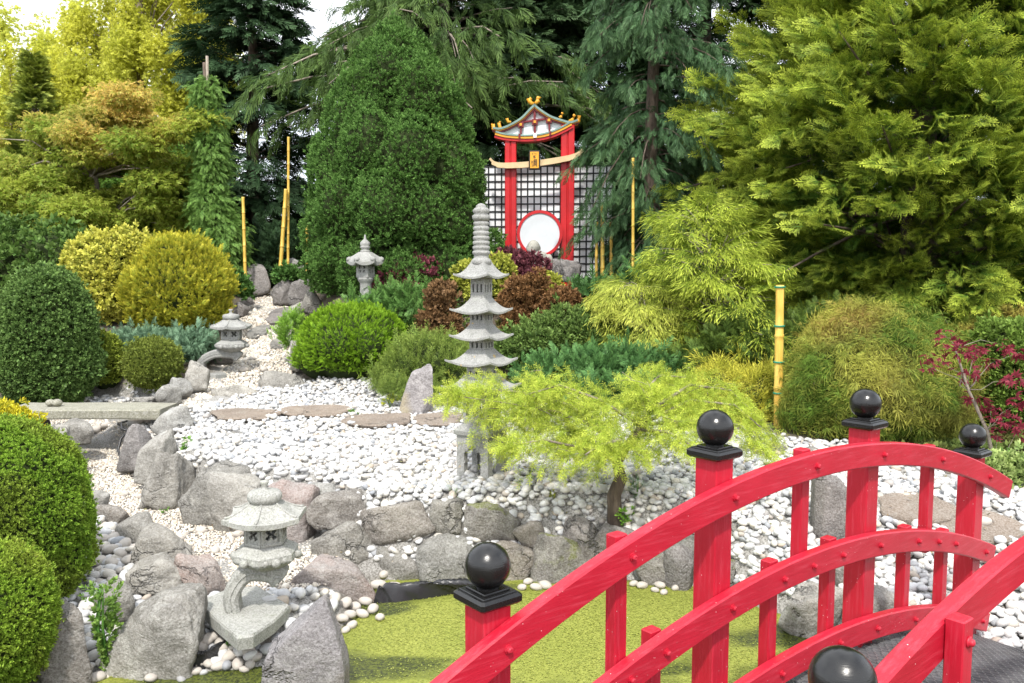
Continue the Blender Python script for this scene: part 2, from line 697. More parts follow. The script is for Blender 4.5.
def t_lace(n=6, seed=0, W=.05):
    """finely cut drooping leaf"""
    r = np.random.default_rng(seed)
    parts = []
    for i in range(n):
        a = (i / (n - 1) - .5) * 2.2 + r.uniform(-.15, .15)
        L = .5 * (1 - .35 * abs(a) / 1.1) * r.uniform(.8, 1.2)
        d = np.array([math.cos(a), math.sin(a), -.15])
        s = np.array([-math.sin(a), math.cos(a), 0])
        parts.append(diamond((.1, 0, 0), d, s, L, W, .0, .5, .25))
        p = np.array([.1, 0, 0]) + d * L * .9 + np.array([0, 0, -.2 * L])
        parts.append(diamond(p, d + np.array([0, 0, -.9]), s, L * .8, W * .8, .5, 1.0, .3))
    return tmpl_from(parts)


def t_palm(n=5, seed=0, W=.2, droop=.25):
    parts = []
    for i in range(n):
        a = (i / (n - 1) - .5) * 2.6
        L = .75 * (1 - .35 * abs(a) / 1.3)
        d = np.array([math.cos(a), math.sin(a), -.12])
        parts.append(diamond((.12, 0, 0), d, (-math.sin(a), math.cos(a), 0), L, W, .1, .9, droop))
    return tmpl_from(parts)


def t_thread(n=9, seed=0, W=.03, spread=.8):
    """fine hanging threads"""
    r = np.random.default_rng(seed)
    parts = []
    for i in range(n):
        a = r.uniform(-spread, spread)
        e = r.uniform(-.3, .5)
        d = np.array([math.cos(a), math.sin(a), e])
        p = np.array([r.uniform(0, .35), 0, 0.])
        L = r.uniform(.22, .34)
        for k in range(3):
            s = np.cross(d, [0, 0, 1.])
            s /= np.linalg.norm(s) + 1e-6
            parts.append(diamond(p, d, s, L * 1.1, W, .1 + .3 * k, .3 + .33 * k))
            p = p + d / np.linalg.norm(d) * L
            d = d / np.linalg.norm(d) + np.array([0, r.uniform(-.2, .2), -.35])
    return tmpl_from(parts)


def unit(v):
    return v / (np.linalg.norm(v, axis=-1, keepdims=True) + 1e-9)


def scatter(tm, P, X, Z, S, addtip=None, multip=None):
    tv, tf, tt = tm
    x = unit(X)
    z = unit(Z - (Z * x).sum(1, keepdims=True) * x)
    y = np.cross(z, x)
    S = np.broadcast_to(np.asarray(S, float), (len(P),))
    v = P[:, None, :] + S[:, None, None] * (tv[None, :, 0, None] * x[:, None] + tv[None, :, 1, None] * y[:, None] + tv[None, :, 2, None] * z[:, None])
    k = len(tv)
    f = tf[None] + (np.arange(len(P)) * k)[:, None, None]
    t = np.broadcast_to(tt, (len(P), k)).copy()
    if multip is not None:
        t = t * np.asarray(multip)[:, None]
    if addtip is not None:
        t = t + np.asarray(addtip)[:, None]
    return v.reshape(-1, 3), f.reshape(-1, 4), np.clip(t.ravel(), 0, 1)


def scatter_multi(tms, P, X, Z, S, addtip=None, multip=None):
    k = rng.integers(0, len(tms), len(P))
    V, F, Tt = [], [], []
    off = 0
    S = np.broadcast_to(np.asarray(S, float), (len(P),))
    for i, tm in enumerate(tms):
        m = k == i
        if not m.any():
            continue
        v, f, t = scatter(tm, P[m], X[m], Z[m], S[m], None if addtip is None else np.asarray(addtip)[m], None if multip is None else np.asarray(multip)[m])
        V.append(v)
        F.append(f + off)
        Tt.append(t)
        off += len(v)
    return np.concatenate(V), np.concatenate(F), np.concatenate(Tt)


def rdir(n):
    return unit(rng.normal(size=(n, 3)))


def lump_points(lumps, n, bumps=.06, bscale=5.0, zmin=None, inset=0.0):
    """points on the outside of a union of ellipsoids (c, r)"""
    C = np.array([l[0] for l in lumps], float)
    Rr = np.array([l[1] for l in lumps], float)
    area = (Rr[:, 0] * Rr[:, 1] + Rr[:, 1] * Rr[:, 2] + Rr[:, 0] * Rr[:, 2])
    k = rng.choice(len(lumps), size=int(n * 1.7), p=area / area.sum())
    u = rdir(len(k))
    P = C[k] + u * Rr[k]
    N = unit(u / Rr[k])
    keep = np.ones(len(k), bool)
    for i in range(len(lumps)):
        q = ((P - C[i]) / Rr[i])
        keep &= ~(((q * q).sum(1) < .93) & (k != i))
    if zmin is not None:
        keep &= P[:, 2] > zmin
    P, N = P[keep][:n], N[keep][:n]
    rr = Rr.mean()
    d = fbm(P * bscale, 3, 3) * bumps * rr
    P = P + N * (d - inset * rng.random(len(P)) ** 2 * rr)[:, None]
    return P, N


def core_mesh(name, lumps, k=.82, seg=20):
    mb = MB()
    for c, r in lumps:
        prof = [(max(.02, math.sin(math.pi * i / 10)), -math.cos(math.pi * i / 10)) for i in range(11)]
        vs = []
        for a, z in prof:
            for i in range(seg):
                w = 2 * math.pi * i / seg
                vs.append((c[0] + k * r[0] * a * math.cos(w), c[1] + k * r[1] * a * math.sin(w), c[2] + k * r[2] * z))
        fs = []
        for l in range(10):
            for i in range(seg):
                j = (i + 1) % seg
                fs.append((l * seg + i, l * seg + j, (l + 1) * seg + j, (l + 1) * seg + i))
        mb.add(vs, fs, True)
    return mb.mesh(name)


def lump_plant(name, label, cat, base, lumps, mat, tms, n, size, up=.3, jit=.5, core=None, corek=.82, bumps=.06, bscale=5.0,
               inset=.12, group=None, sizevar=.3, wood=None, zmin=-.05, stem=None, tipnoise=0):
    """plant whose crown is a set of leafy lumps; lumps are relative to its base"""
    root = empty(name, base, label, cat, group)
    P, N = lump_points(lumps, n, bumps, bscale, zmin, inset)
    X = unit(N + up * np.array([0, 0, 1.]) + jit * rng.normal(size=P.shape))
    Z = unit(N + .7 * rng.normal(size=P.shape))
    S = size * (1 + sizevar * rng.uniform(-1, 1, len(P)))
    stray = rng.random(len(P)) < .05
    S = np.where(stray, S * 1.25, S)
    P = P + N * (stray * rng.uniform(.3, 1.1, len(P)) * size)[:, None]
    add = None
    if tipnoise:
        add = np.clip(fbm(P * 3.1, 9, 2) * tipnoise, -.6, .8)
    v, f, t = scatter_multi(tms, P - X * (size * .35), X, Z, S, add)
    link('crown', np_mesh('crown', v, f, t), mat, root)
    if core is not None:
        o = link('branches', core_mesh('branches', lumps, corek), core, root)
    if stem is not None:
        mb = MB()
        mb.tube([(0, 0, -.12), (0.01, 0, stem[0] * .5), (0, 0, stem[0])], [stem[1], stem[1] * .85, stem[1] * .6], 8)
        mb.build('trunk', wood, root)
    return root


def px_lumps(L, Y, base, depth=1.0):
    """lumps given in pixels (cx,cy,rx,ry[,dY]) at distance Y -> relative to base"""
    out = []
    for l in L:
        dy = l[4] if len(l) > 4 else 0
        c = at(l[0], l[1], Y + dy) - np.array(base)
        k = m_per_px(Y)
        rx, rz = l[2] * k, l[3] * k
        out.append((c, (rx, (rx * .6 + rz * .4) * depth, rz)))
    return out


def branch_plant(name, label, cat, base, H, prof, nb, elev, droop, tms, size, per, mat, wood, trunk_r=.1, t0=.05, u0=.4, spread=.5,
                 spray_droop=.2, wob=.3, lean=(0, 0), group=None, flat=.6, tpow=1.0, sizevar=.3, azr=None, branchwood=True, normal_up=1.0, tipbase=None, uplift=0.0):
    """trunk, limbs and sprays along the limbs; prof(t) = limb length at relative height t"""
    root = empty(name, base, label, cat, group)
    t = t0 + (1 - t0) * rng.random(nb) ** tpow
    if azr is None:
        az = rng.uniform(0, 2 * math.pi, nb)
    else:
        az = rng.uniform(azr[0], azr[1], nb)
    L = np.array([prof(a) for a in t])
    outl = 1 + wob * fbm(np.stack([np.cos(az) * 1.6, np.sin(az) * 1.6, t * H * .9], 1), 5, 3)
    L = L * outl * rng.uniform(.72, 1.08, nb)
    e = np.array([elev(a) for a in t]) + rng.normal(size=nb) * .12
    ax = np.stack([np.cos(az), np.sin(az), np.zeros(nb)], 1)
    side = np.stack([-np.sin(az), np.cos(az), np.zeros(nb)], 1)
    o = np.stack([lean[0] * t, lean[1] * t, t * H], 1)
    dr = droop * rng.uniform(.6, 1.4, nb)

    def bp(u):
        return o[:, None] + ax[:, None] * (L * np.cos(e))[:, None, None] * u[..., None] + np.array([0, 0, 1.]) * ((L * np.sin(e))[:, None] * u - (dr * L)[:, None] * u * u)[..., None]

    def bt(u):
        return ax[:, None] * np.cos(e)[:, None, None] + np.array([0, 0, 1.]) * (np.sin(e)[:, None] - 2 * dr[:, None] * u)[..., None]
    u = u0 + (1.02 - u0) * rng.random((nb, per)) ** .75
    P = bp(u)
    Tn = unit(bt(u))
    sg = rng.choice([-1, 1], (nb, per))
    a = rng.uniform(.0, 1.15, (nb, per)) * sg
    lat = spread * (L[:, None] * .42 * (1.15 - u) + size * .25) * np.sin(a)
    S3 = np.broadcast_to(side[:, None], P.shape)
    P = P + S3 * lat[..., None] + rng.normal(size=P.shape) * size * .12
    up = np.array([0, 0, 1.])
    X = Tn * np.cos(a * .8)[..., None] + S3 * np.sin(a * .8)[..., None] - up * (spray_droop * rng.uniform(.3, 1.5, a.shape))[..., None] + .16 * rng.normal(size=P.shape)
    Z = normal_up * up + flat * rng.normal(size=P.shape) + ax[:, None] * .35
    P, X, Z, u = P.reshape(-1, 3), X.reshape(-1, 3), Z.reshape(-1, 3), u.ravel()
    S = size * (1 + sizevar * rng.uniform(-1, 1, len(P)))
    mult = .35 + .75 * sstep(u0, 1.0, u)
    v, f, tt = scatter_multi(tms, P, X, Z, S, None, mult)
    link('crown', np_mesh('crown', v, f, tt), mat, root)
    mb = MB()
    k = 7
    pts = [np.array([lean[0] * i / k + .03 * math.sin(i * 2.1), lean[1] * i / k + .03 * math.cos(i * 1.7), H * i / k * .98]) for i in range(k + 1)]
    pts[0][2] = -.2
    mb.tube(pts, [trunk_r * (1 - .85 * i / k) + .006 for i in range(k + 1)], 9)
    mb.build('trunk', wood, root)
    if branchwood:
        w = MB()
        uu = np.linspace(0, .95, 5)
        B = bp(np.broadcast_to(uu, (nb, 5)))
        for i in range(0, nb, max(1, nb // 140)):
            r0 = min(trunk_r * .3, .011 * L[i] + .001)
            w.tube(list(B[i]), [r0 * (1 - .8 * q) + .001 for q in uu], 4)
        w.build('limbs', wood, root)
    return root


def cluster_tree(name, label, cat, base, clusters, mat, wood, tms, leaf, per, trunk_pts, trunk_r, group=None, up=.2, jit=1.0, limbs=True,
                 tipfun=None, hang=0.0, fill=1.0):
    """broadleaf crown: leaf clusters (c, r) in space, limbs reach into them"""
    root = empty(name, base, label, cat, group)
    C = np.array([c[0] for c in clusters])
    Rr = np.array([c[1] for c in clusters])
    vol = (Rr.prod(1)) ** (2 / 3)
    n = int(per * len(clusters))
    k = rng.choice(len(clusters), n, p=vol / vol.sum())
    u = rdir(n) * (rng.random(n) ** (.5 * fill))[:, None]
    P = C[k] + u * Rr[k]
    P += .25 * leaf * rng.normal(size=P.shape)
    X = unit(.6 * u + up * np.array([0, 0, 1.]) + jit * rng.normal(size=P.shape) * .6 - hang * np.array([0, 0, 1.]))
    Z = unit(np.array([0, 0, 1.]) + .6 * u + .55 * rng.normal(size=P.shape))
    S = leaf * rng.uniform(.65, 1.3, n)
    add = tipfun(P) if tipfun else None
    v, f, t = scatter_multi(tms, P, X, Z, S, add)
    link('crown', np_mesh('crown', v, f, t), mat, root)
    mb = MB()
    m = len(trunk_pts)
    mb.tube(trunk_pts, [trunk_r * (1 - .6 * i / (m - 1)) for i in range(m)], 8)
    mb.build('trunk', wood, root)
    if limbs:
        w = MB()
        tp = [np.array(p, float) for p in trunk_pts]
        for i in range(len(clusters)):
            c = C[i]
            d = [np.linalg.norm(c - p) + (3 if p[2] > c[2] else 0) for p in tp]
            s = tp[int(np.argmin(d))]
            mid = (s + c) / 2 + np.array([0, 0, .06 * np.linalg.norm(c - s)]) + rng.normal(size=3) * .04 * np.linalg.norm(c - s)
            r0 = trunk_r * .28
            w.tube([s, (s + mid) / 2 + rng.normal(size=3) * .02, mid, c], [r0, r0 * .7, r0 * .45, r0 * .15], 5)
        w.build('limbs', wood, root)
    return root


# ------------------------------------------------------------------ world, sun, view
SUN_EL, SUN_AZ = R(54), R(184)      # azimuth clockwise from +Y: behind the camera, a little to its right
W = bpy.data.worlds.new('World')
SC.world = W
W.use_nodes = True
wt = W.node_tree
bg = wt.nodes['Background']
sky = wt.nodes.new('ShaderNodeTexSky')
sky.sky_type = 'NISHITA'
sky.sun_disc = False
sky.sun_elevation = SUN_EL
sky.sun_rotation = SUN_AZ
sky.air_density = 1.0
sky.dust_density = 2.5
sky.ozone_density = 1.0
# thin bright cloud over most of the sky
tc = wt.nodes.new('ShaderNodeTexCoord')
nz = wt.nodes.new('ShaderNodeTexNoise')
nz.inputs['Scale'].default_value = 2.2
nz.inputs['Detail'].default_value = 6
wt.links.new(tc.outputs['Generated'], nz.inputs['Vector'])
rp = wt.nodes.new('ShaderNodeValToRGB')
rp.color_ramp.elements[0].position = .3
rp.color_ramp.elements[0].color = (.2, .2, .2, 1)
rp.color_ramp.elements[1].position = .55
rp.color_ramp.elements[1].color = (.9, .9, .9, 1)
wt.links.new(nz.outputs['Fac'], rp.inputs['Fac'])
mx = wt.nodes.new('ShaderNodeMix')
mx.data_type = 'RGBA'
wt.links.new(rp.outputs['Color'], mx.inputs[0])
wt.links.new(sky.outputs[0], mx.inputs[6])
mx.inputs[7].default_value = (11.5, 11.8, 12.3, 1)
wt.links.new(mx.outputs[2], bg.inputs['Color'])
bg.inputs['Strength'].default_value = .15

sl = bpy.data.lights.new('sun', 'SUN')
sl.energy = 3.3
sl.angle = R(3)
sl.color = (1.0, .955, .88)
so = bpy.data.objects.new('sun', sl)
sd = Vector((math.sin(SUN_AZ) * math.cos(SUN_EL), math.cos(SUN_AZ) * math.cos(SUN_EL), math.sin(SUN_EL)))
so.rotation_euler = sd.to_track_quat('Z', 'Y').to_euler()
COL.objects.link(so)
SC.view_settings.view_transform = 'Standard'
SC.view_settings.look = 'None'
SC.view_settings.gamma = 1.0
SC.view_settings.exposure = EXPOSURE = .52
SC.cycles.max_bounces = 6
SC.cycles.diffuse_bounces = 3
SC.cycles.transmission_bounces = 3
SC.cycles.transparent_max_bounces = 4
SC.cycles.caustics_reflective = False
SC.cycles.caustics_refractive = False
SC.cycles.use_denoising = True

# ------------------------------------------------------------------ ground sheet, water
def axis(segs):
    out = []
    for a, b, s in segs:
        out += list(np.arange(a, b, s))
    return np.array(sorted(set(np.round(out + [segs[-1][1]], 4))))


gx = axis([(-900, -60, 120), (-60, -14, 4), (-14, -5.2, .5), (-5.2, 3.6, .055), (3.6, 12, .4), (12, 60, 4), (60, 900, 120)])
gy = axis([(-900, -40, 120), (-40, -2, 3), (-2, 2.2, .3), (2.2, 9.0, .055), (9.0, 15, .12), (15, 30, .6), (30, 80, 5), (80, 1500, 142)])
XX, YY = np.meshgrid(gx, gy)
zz = gz(XX.ravel(), YY.ravel())
PP = np.stack([XX.ravel(), YY.ravel(), np.zeros(XX.size)], 1)
zz = zz + .02 * fbm(PP * 2.3, 4, 3) * (np.abs(XX.ravel()) < 30)
nx, ny = len(gx), len(gy)
I = np.arange(nx * ny).reshape(ny, nx)
F = np.stack([I[:-1, :-1], I[:-1, 1:], I[1:, 1:], I[1:, :-1]], -1).reshape(-1, 4)
PP[:, 2] = zz
gm = NT('soil')
gv = gm.coord(False)
gc = gm.ramp(gm.noise(gv, 1.4, 8, .65), [(.3, (.055, .042, .03)), (.5, (.10, .08, .055)), (.62, (.07, .085, .03)), (.75, (.16, .13, .1))])
gc = gm.mix(.3, gc, gm.ramp(gm.noise(gv, 45, 4, .7), [(.35, (.03, .025, .02)), (.65, (.24, .2, .16))]))
grit = gm.ramp(gm.noise(gv, 85, 4, .75), [(.35, (.10, .095, .085)), (.5, (.30, .29, .27)), (.65, (.48, .47, .45))])
ba = gm.n('ShaderNodeAttribute', attribute_name='tip')
gc = gm.mix(ba.outputs['Fac'], gc, grit)
gm.l(gc, gm.b.inputs['Base Color'])
gm.b.inputs['Roughness'].default_value = .95
gm.bump(gm.noise(gv, 30, 8, .7), .8, .03)
GROUND = (PP, F)

wm = NT('duckweed_water')
wv = wm.coord(False)
fine = wm.noise(wv, 75, 5, .8)
med = wm.noise(wv, 9, 8, .72, .6)
big = wm.noise(wv, 1.6, 6, .65, .8)
weed = wm.ramp(fine, [(.33, (.04, .05, .012)), (.44, (.20, .225, .036)), (.62, (.33, .345, .08))])
weed = wm.mix(wm.ramp(big, [(.4, g3(0)), (.65, g3(.6))]), weed, (.17, .20, .03))
dark = wm.ramp(wm.noise(wv, 60, 3, .7), [(.4, (.02, .028, .012)), (.62, (.10, .12, .02))])
wa = wm.n('ShaderNodeAttribute', attribute_name='tip')
sm = wm.n('ShaderNodeMath', operation='MULTIPLY_ADD')
sm.inputs[1].default_value = .5
wm.l(fine, sm.inputs[0])
wm.l(wa.outputs['Fac'], sm.inputs[2])
hole = wm.ramp(sm.outputs[0], [(.42, g3(0)), (.68, g3(.95))])
wm.l(wm.mix(hole, weed, dark), wm.b.inputs['Base Color'])
wm.l(wm.ramp(hole, [(.2, g3(.75)), (.8, g3(.18))]), wm.b.inputs['Roughness'])
wm.b.inputs['Specular IOR Level'].default_value = .3
wm.bump(fine, .5, .008)
px0, px1 = -2.6, 2.6
wx, wy = np.meshgrid(np.linspace(px0, px1, 240), np.linspace(1.0, 5.3, 200))
wz = np.full(wx.size, WATER)
I = np.arange(48000).reshape(200, 240)


def open_water(x, y):
    sd_ = poly_sd(POND, x, y)
    d_ = fbm(np.stack([x * 1.5, y * 2.6, 0 * x], 1), 31, 5)
    return np.clip(.08 + .75 * d_ - .25 + .45 * sstep(.55, .0, sd_), 0, 1)


ow = open_water(wx.ravel(), wy.ravel())
tag(link('pond_water', np_mesh('pond_water', np.stack([wx.ravel(), wy.ravel(), wz], 1), np.stack([I[:-1, :-1], I[:-1, 1:], I[1:, 1:], I[1:, :-1]], -1).reshape(-1, 4), ow, smooth=True), wm.m), kind='structure')


# ------------------------------------------------------------------ icospheres, pebbles, gravel
def ico(sub):
    import bmesh
    bm = bmesh.new()
    bmesh.ops.create_icosphere(bm, subdivisions=sub, radius=1)
    v = np.array([q.co[:] for q in bm.verts])
    f = np.array([[w.index for w in q.verts] for q in bm.faces])
    bm.free()
    return v, f


ICO = {k: ico(k) for k in (1, 2, 3, 4, 5)}


def rot_rand(n, tilt=.35):
    a = rng.uniform(0, 2 * math.pi, n)
    ca, sa = np.cos(a), np.sin(a)
    z = unit(np.stack([rng.normal(size=n) * tilt, rng.normal(size=n) * tilt, np.ones(n)], 1))
    x = unit(np.cross(np.stack([-sa, ca, 0 * a], 1), z))
    y = np.cross(z, x)
    return np.stack([x, y, z], 2)


def pebble_mesh(name, P, S, sub, tilt=.35, flat=(.75, .55), lumpy=.1):
    tv, tf = ICO[sub]
    n = len(P)
    vs = []
    # a dozen pebble shapes, each a softly lumpy ellipsoid
    shapes = []
    for i in range(12):
        v = tv * (1 + lumpy * fbm(tv * 1.1 + i * 9.3, i, 2))[:, None]
        shapes.append(v * np.array([1, rng.uniform(flat[0] - .12, flat[0] + .15), rng.uniform(flat[1] - .12, flat[1] + .15)]))
    shapes = np.array(shapes)
    k = rng.integers(0, 12, n)
    M = rot_rand(n, tilt)
    v = np.einsum('nij,nkj->nki', M, shapes[k]) * S[:, None, None] + P[:, None]
    f = tf[None] + (np.arange(n) * len(tv))[:, None, None]
    return np_mesh(name, v.reshape(-1, 3), f.reshape(-1, 3), smooth=True)


def hexgrid(poly, s, jit=.3):
    p = np.array(poly)
    x0, y0 = p.min(0)
    x1, y1 = p.max(0)
    ys = np.arange(y0, y1, s * .87)
    pts = []
    for j, y in enumerate(ys):
        xs = np.arange(x0 + (j % 2) * s * .5, x1, s)
        pts.append(np.stack([xs, np.full(len(xs), y)], 1))
    q = np.concatenate(pts)
    q = q + rng.uniform(-jit, jit, q.shape) * s
    return q[poly_sd(poly, q[:, 0], q[:, 1]) > 0]


TERR = [tuple(hit(*q)[:2]) for q in [(128, 428), (150, 446), (185, 476), (250, 490), (300, 500)]] + [(-1.05, 5.1), (-.6, 5.0), (0, 5.0), (.6, 5.0), (1.1, 4.9), (1.3, 4.7)]
TERR += [(1.45, 4.62), (1.72, 4.2), (1.95, 3.85), (2.2, 3.45), (2.5, 2.9), (3.6, 2.9), (4.2, 4.0)]
TERR += [tuple(hit(*q)[:2]) for q in [(1024, 478), (940, 462), (850, 446), (790, 440), (700, 425), (600, 408), (520, 400), (470, 392), (430, 392), (395, 384), (300, 383), (255, 392), (205, 408), (168, 420)]]
q = hexgrid(TERR, .049, .33)
FLAGS = [(211, 413, 279, 424), (284, 409, 349, 421), (346, 418, 413, 431), (413, 417, 468, 430), (874, 496, 957, 524), (935, 512, 1022, 546)]
for x0, y0, x1, y1 in FLAGS:
    c, fa, fb, ff, fk = hit((x0 + x1) / 2, (y0 + y1) / 2), hit(x0, (y0 + y1) / 2), hit(x1, (y0 + y1) / 2), hit((x0 + x1) / 2, y1), hit((x0 + x1) / 2, y0)
    q = q[((q[:, 0] - c[0]) / (fb[0] - fa[0]) * 2) ** 2 + ((q[:, 1] - c[1]) / (fk[1] - ff[1]) * 2) ** 2 > .85]
# second layer scattered on top so that the bed reads as loose stones
q2 = q[rng.random(len(q)) < .5] + rng.normal(size=(int(0), 2)) if False else q[rng.random(len(q)) < .55]
sl_ = poly_sd(POND, q[:, 0], q[:, 1])
q2 = np.concatenate([q2] + [q[(sl_ > -.32) & (q[:, 1] > 3.6)]] * 2)
q2 = q2 + rng.uniform(-.03, .03, q2.shape)
S1 = .0245 + .015 * rng.random(len(q)) ** 1.5
S2 = .022 + .018 * rng.random(len(q2)) ** 1.8
qq = np.concatenate([q, q2])
SS = np.concatenate([S1, S2])
dz = np.concatenate([np.full(len(q), .006), np.full(len(q2), .028)])
PB = np.stack([qq[:, 0], qq[:, 1], gz(qq[:, 0], qq[:, 1]) + dz + .012 * rng.normal(size=len(qq))], 1)
ok = PB[:, 2] > WATER + .1
PB, SS = PB[ok], SS[ok]
far = PB[:, 1] > 6.6
M_PEB = pebble_mat('white_pebbles', [(0, (.62, .62, .615)), (.2, (.50, .505, .515)), (.38, (.62, .615, .60)), (.55, (.40, .41, .425)), (.7, (.58, .545, .48)), (.82, (.64, .63, .61)), (.93, (.28, .295, .32)), (1, (.46, .39, .31))])
tv, tf = ICO[2], ICO[2]
tag(link('pebbles', pebble_mesh('pebbles', PB[~far], SS[~far], 2), M_PEB), 'loose white and pale grey pebbles covering the raised bed around the pagoda', 'pebbles', kind='stuff')
tag(link('pebbles', pebble_mesh('pebbles', PB[far], SS[far], 1), M_PEB), 'small white pebbles at the back of the raised bed by the stepping stones', 'pebbles', kind='stuff')
# pebbles behind the bench
BB = [tuple(hit(*q)[:2]) for q in [(60, 404), (100, 404), (150, 402), (178, 396), (170, 385), (130, 388), (85, 394), (55, 398)]]
qb = hexgrid(BB, .055)
PBb = np.stack([qb[:, 0], qb[:, 1], gz(qb[:, 0], qb[:, 1]) + .02 + .012 * rng.normal(size=len(qb))], 1)
tag(link('pebbles', pebble_mesh('pebbles', PBb, .03 + .015 * rng.random(len(qb)), 1), M_PEB), 'white pebbles in the pocket behind the stone bench', 'pebbles', kind='stuff')

PK = [on_z(*q) for q in [(78, 500, -.08), (128, 526, -.1), (150, 545, -.1), (196, 590, -.12), (330, 590, -.14), (345, 640, -.25), (262, 690, -.25), (196, 690, -.25), (40, 690, -.25), (60, 600, -.15)]]
qb = hexgrid(PK, .06)
PBb = np.stack([qb[:, 0], qb[:, 1], gz(qb[:, 0], qb[:, 1]) + .01 + .012 * rng.normal(size=len(qb))], 1)
PBb = PBb[PBb[:, 2] > WATER]
tag(link('pebbles', pebble_mesh('pebbles', PBb, .028 + .018 * rng.random(len(PBb)), 2), M_PEB), 'small white pebbles bedded between the rocks beside the clipped mounds', 'pebbles', kind='stuff')

M_GRAV = pebble_mat('gravel', [(0, (.62, .56, .47)), (.3, (.72, .67, .58)), (.55, (.48, .42, .35)), (.75, (.8, .77, .72)), (.9, (.36, .32, .28)), (1, (.6, .5, .38))], .85)


def gravel(poly, s, name, label, size, big=.03):
    g = hexgrid(poly, s, .5)
    sz = size * (.6 + .8 * rng.random(len(g)) ** 2)
    b = rng.random(len(g)) < big
    sz[b] *= 2.3
    P = np.stack([g[:, 0], g[:, 1], gz(g[:, 0], g[:, 1]) + .003 + .006 * rng.random(len(g))], 1)
    return tag(link(name, pebble_mesh(name, P, sz, 1, .6, (.8, .65), .25), M_GRAV), label, 'gravel', kind='stuff')


gravel(CHAN, .0185, 'gravel', 'fine cream gravel in the sunken path beside the rock wall', .0105)
UB = [tuple(hit(*q)[:2]) for q in [(62, 428), (100, 424), (126, 424), (140, 440), (150, 470), (120, 476), (84, 462)]]
gravel(UB, .02, 'gravel', 'fine cream gravel in the shade under the stone bench', .011)
PATH = [tuple(hit(*q)[:2]) for q in [(172, 416), (190, 398), (215, 376), (238, 345), (240, 318), (255, 300), (262, 291), (285, 291), (288, 306), (284, 330), (293, 350), (296, 380), (258, 397), (205, 414)]]
gravel(PATH, .03, 'gravel', 'cream gravel of the path climbing between the shrubs', .017, .06)

# pale grit under the stones, soil elsewhere
bed = np.zeros(len(GROUND[0]))
for poly in (TERR, CHAN, PATH, PK, BB, UB):
    bed = np.maximum(bed, sstep(-.12, .02, poly_sd(poly, GROUND[0][:, 0], GROUND[0][:, 1])))
tag(link('ground', np_mesh('ground', GROUND[0], GROUND[1], bed, smooth=True), gm.m), kind='structure')

# duckweed floating on the pond, thinner along streaks of open water
dn = 90000
dx = rng.uniform(-2.2, 2.2, dn)
dy = rng.uniform(2.6, 5.1, dn)
dsd = poly_sd(POND, dx, dy)
keep = (dsd > -.02) & (open_water(dx, dy) < .12 + .5 * rng.random(dn) ** 2)
dx, dy = dx[keep], dy[keep]
A = rng.uniform(0, 6.28, len(dx))
r0 = rng.uniform(.002, .0042, len(dx))
ring = np.stack([np.stack([dx + r0 * np.cos(A + k * 1.047), dy + r0 * np.sin(A + k * 1.047), np.full(len(dx), WATER) + .003 + .004 * rng.random(len(dx))], 1) for k in range(6)], 1)
dk = NT('duckweed')
geo_ = dk.n('ShaderNodeNewGeometry')
dk.l(dk.ramp(geo_.outputs['Random Per Island'], [(0, (.15, .18, .028)), (.5, (.23, .255, .04)), (1, (.30, .32, .06))]), dk.b.inputs['Base Color'])
dk.b.inputs['Roughness'].default_value = .6
tag(link('duckweed', np_mesh('duckweed', ring.reshape(-1, 3), np.arange(len(dx) * 6).reshape(-1, 6)), dk.m), 'bright green duckweed floating over the still pond', 'duckweed', kind='stuff')

# ------------------------------------------------------------------ rocks
def rock_mesh(name, w, d, h, seed, sub=4, taper=0.0, skew=0.0, rough=.07, planes=11, sharp=12, lean=0.0, dirs=None, top=True):
    r = np.random.default_rng(seed)
    u = ICO[sub][0]
    n = unit(r.normal(size=(planes, 3)))
    tu = r.normal(size=2) * .22
    n = np.concatenate([n, [[0, 0, -1.]], unit(np.array([[tu[0], tu[1] - .1, 1.], [r.normal() * .2, -1., .15 + r.normal() * .1]]))]) if top else np.concatenate([n, [[0, 0, -1.]]])
    dd = np.concatenate([r.uniform(.74, 1.0, planes), [.7], [r.uniform(.58, .74), .75]]) if top else np.concatenate([r.uniform(.74, 1.0, planes), [.7]])
    if dirs is not None:
        n = np.concatenate([n, unit(np.array([q[:3] for q in dirs], float))])
        dd = np.concatenate([dd, [q[3] for q in dirs]])
    c = np.maximum(u @ n.T, 0) / dd
    rad = (c ** sharp).sum(1) ** (-1 / sharp)
    rad = np.minimum(rad, 1.5)
    p = u * rad[:, None]
    p = p * (1 + rough * fbm(u * 2.2 + seed * 1.7, seed, 5) + rough * .6 * (.5 - np.abs(fbm(u * 3.4 + seed, seed + 9, 3))))[:, None]
    lo, hi = p.min(0), p.max(0)
    p = (p - (lo + hi) / 2) / (hi - lo)
    p[:, 2] += .5
    zt = p[:, 2:3]
    taper = taper * .75
    p[:, 0:1] = p[:, 0:1] * (1 - taper * zt) + skew * zt
    p[:, 1:2] = p[:, 1:2] * (1 - taper * .6 * zt) + lean * zt
    lo, hi = p.min(0), p.max(0)
    p[:, 0] = (p[:, 0] - (lo[0] + hi[0]) / 2) / (hi[0] - lo[0]) * w
    p[:, 1] = (p[:, 1] - (lo[1] + hi[1]) / 2) / (hi[1] - lo[1]) * d
    p[:, 2] = p[:, 2] * h
    return np_mesh(name, p, ICO[sub][1], smooth=True)


rock_n = [0]


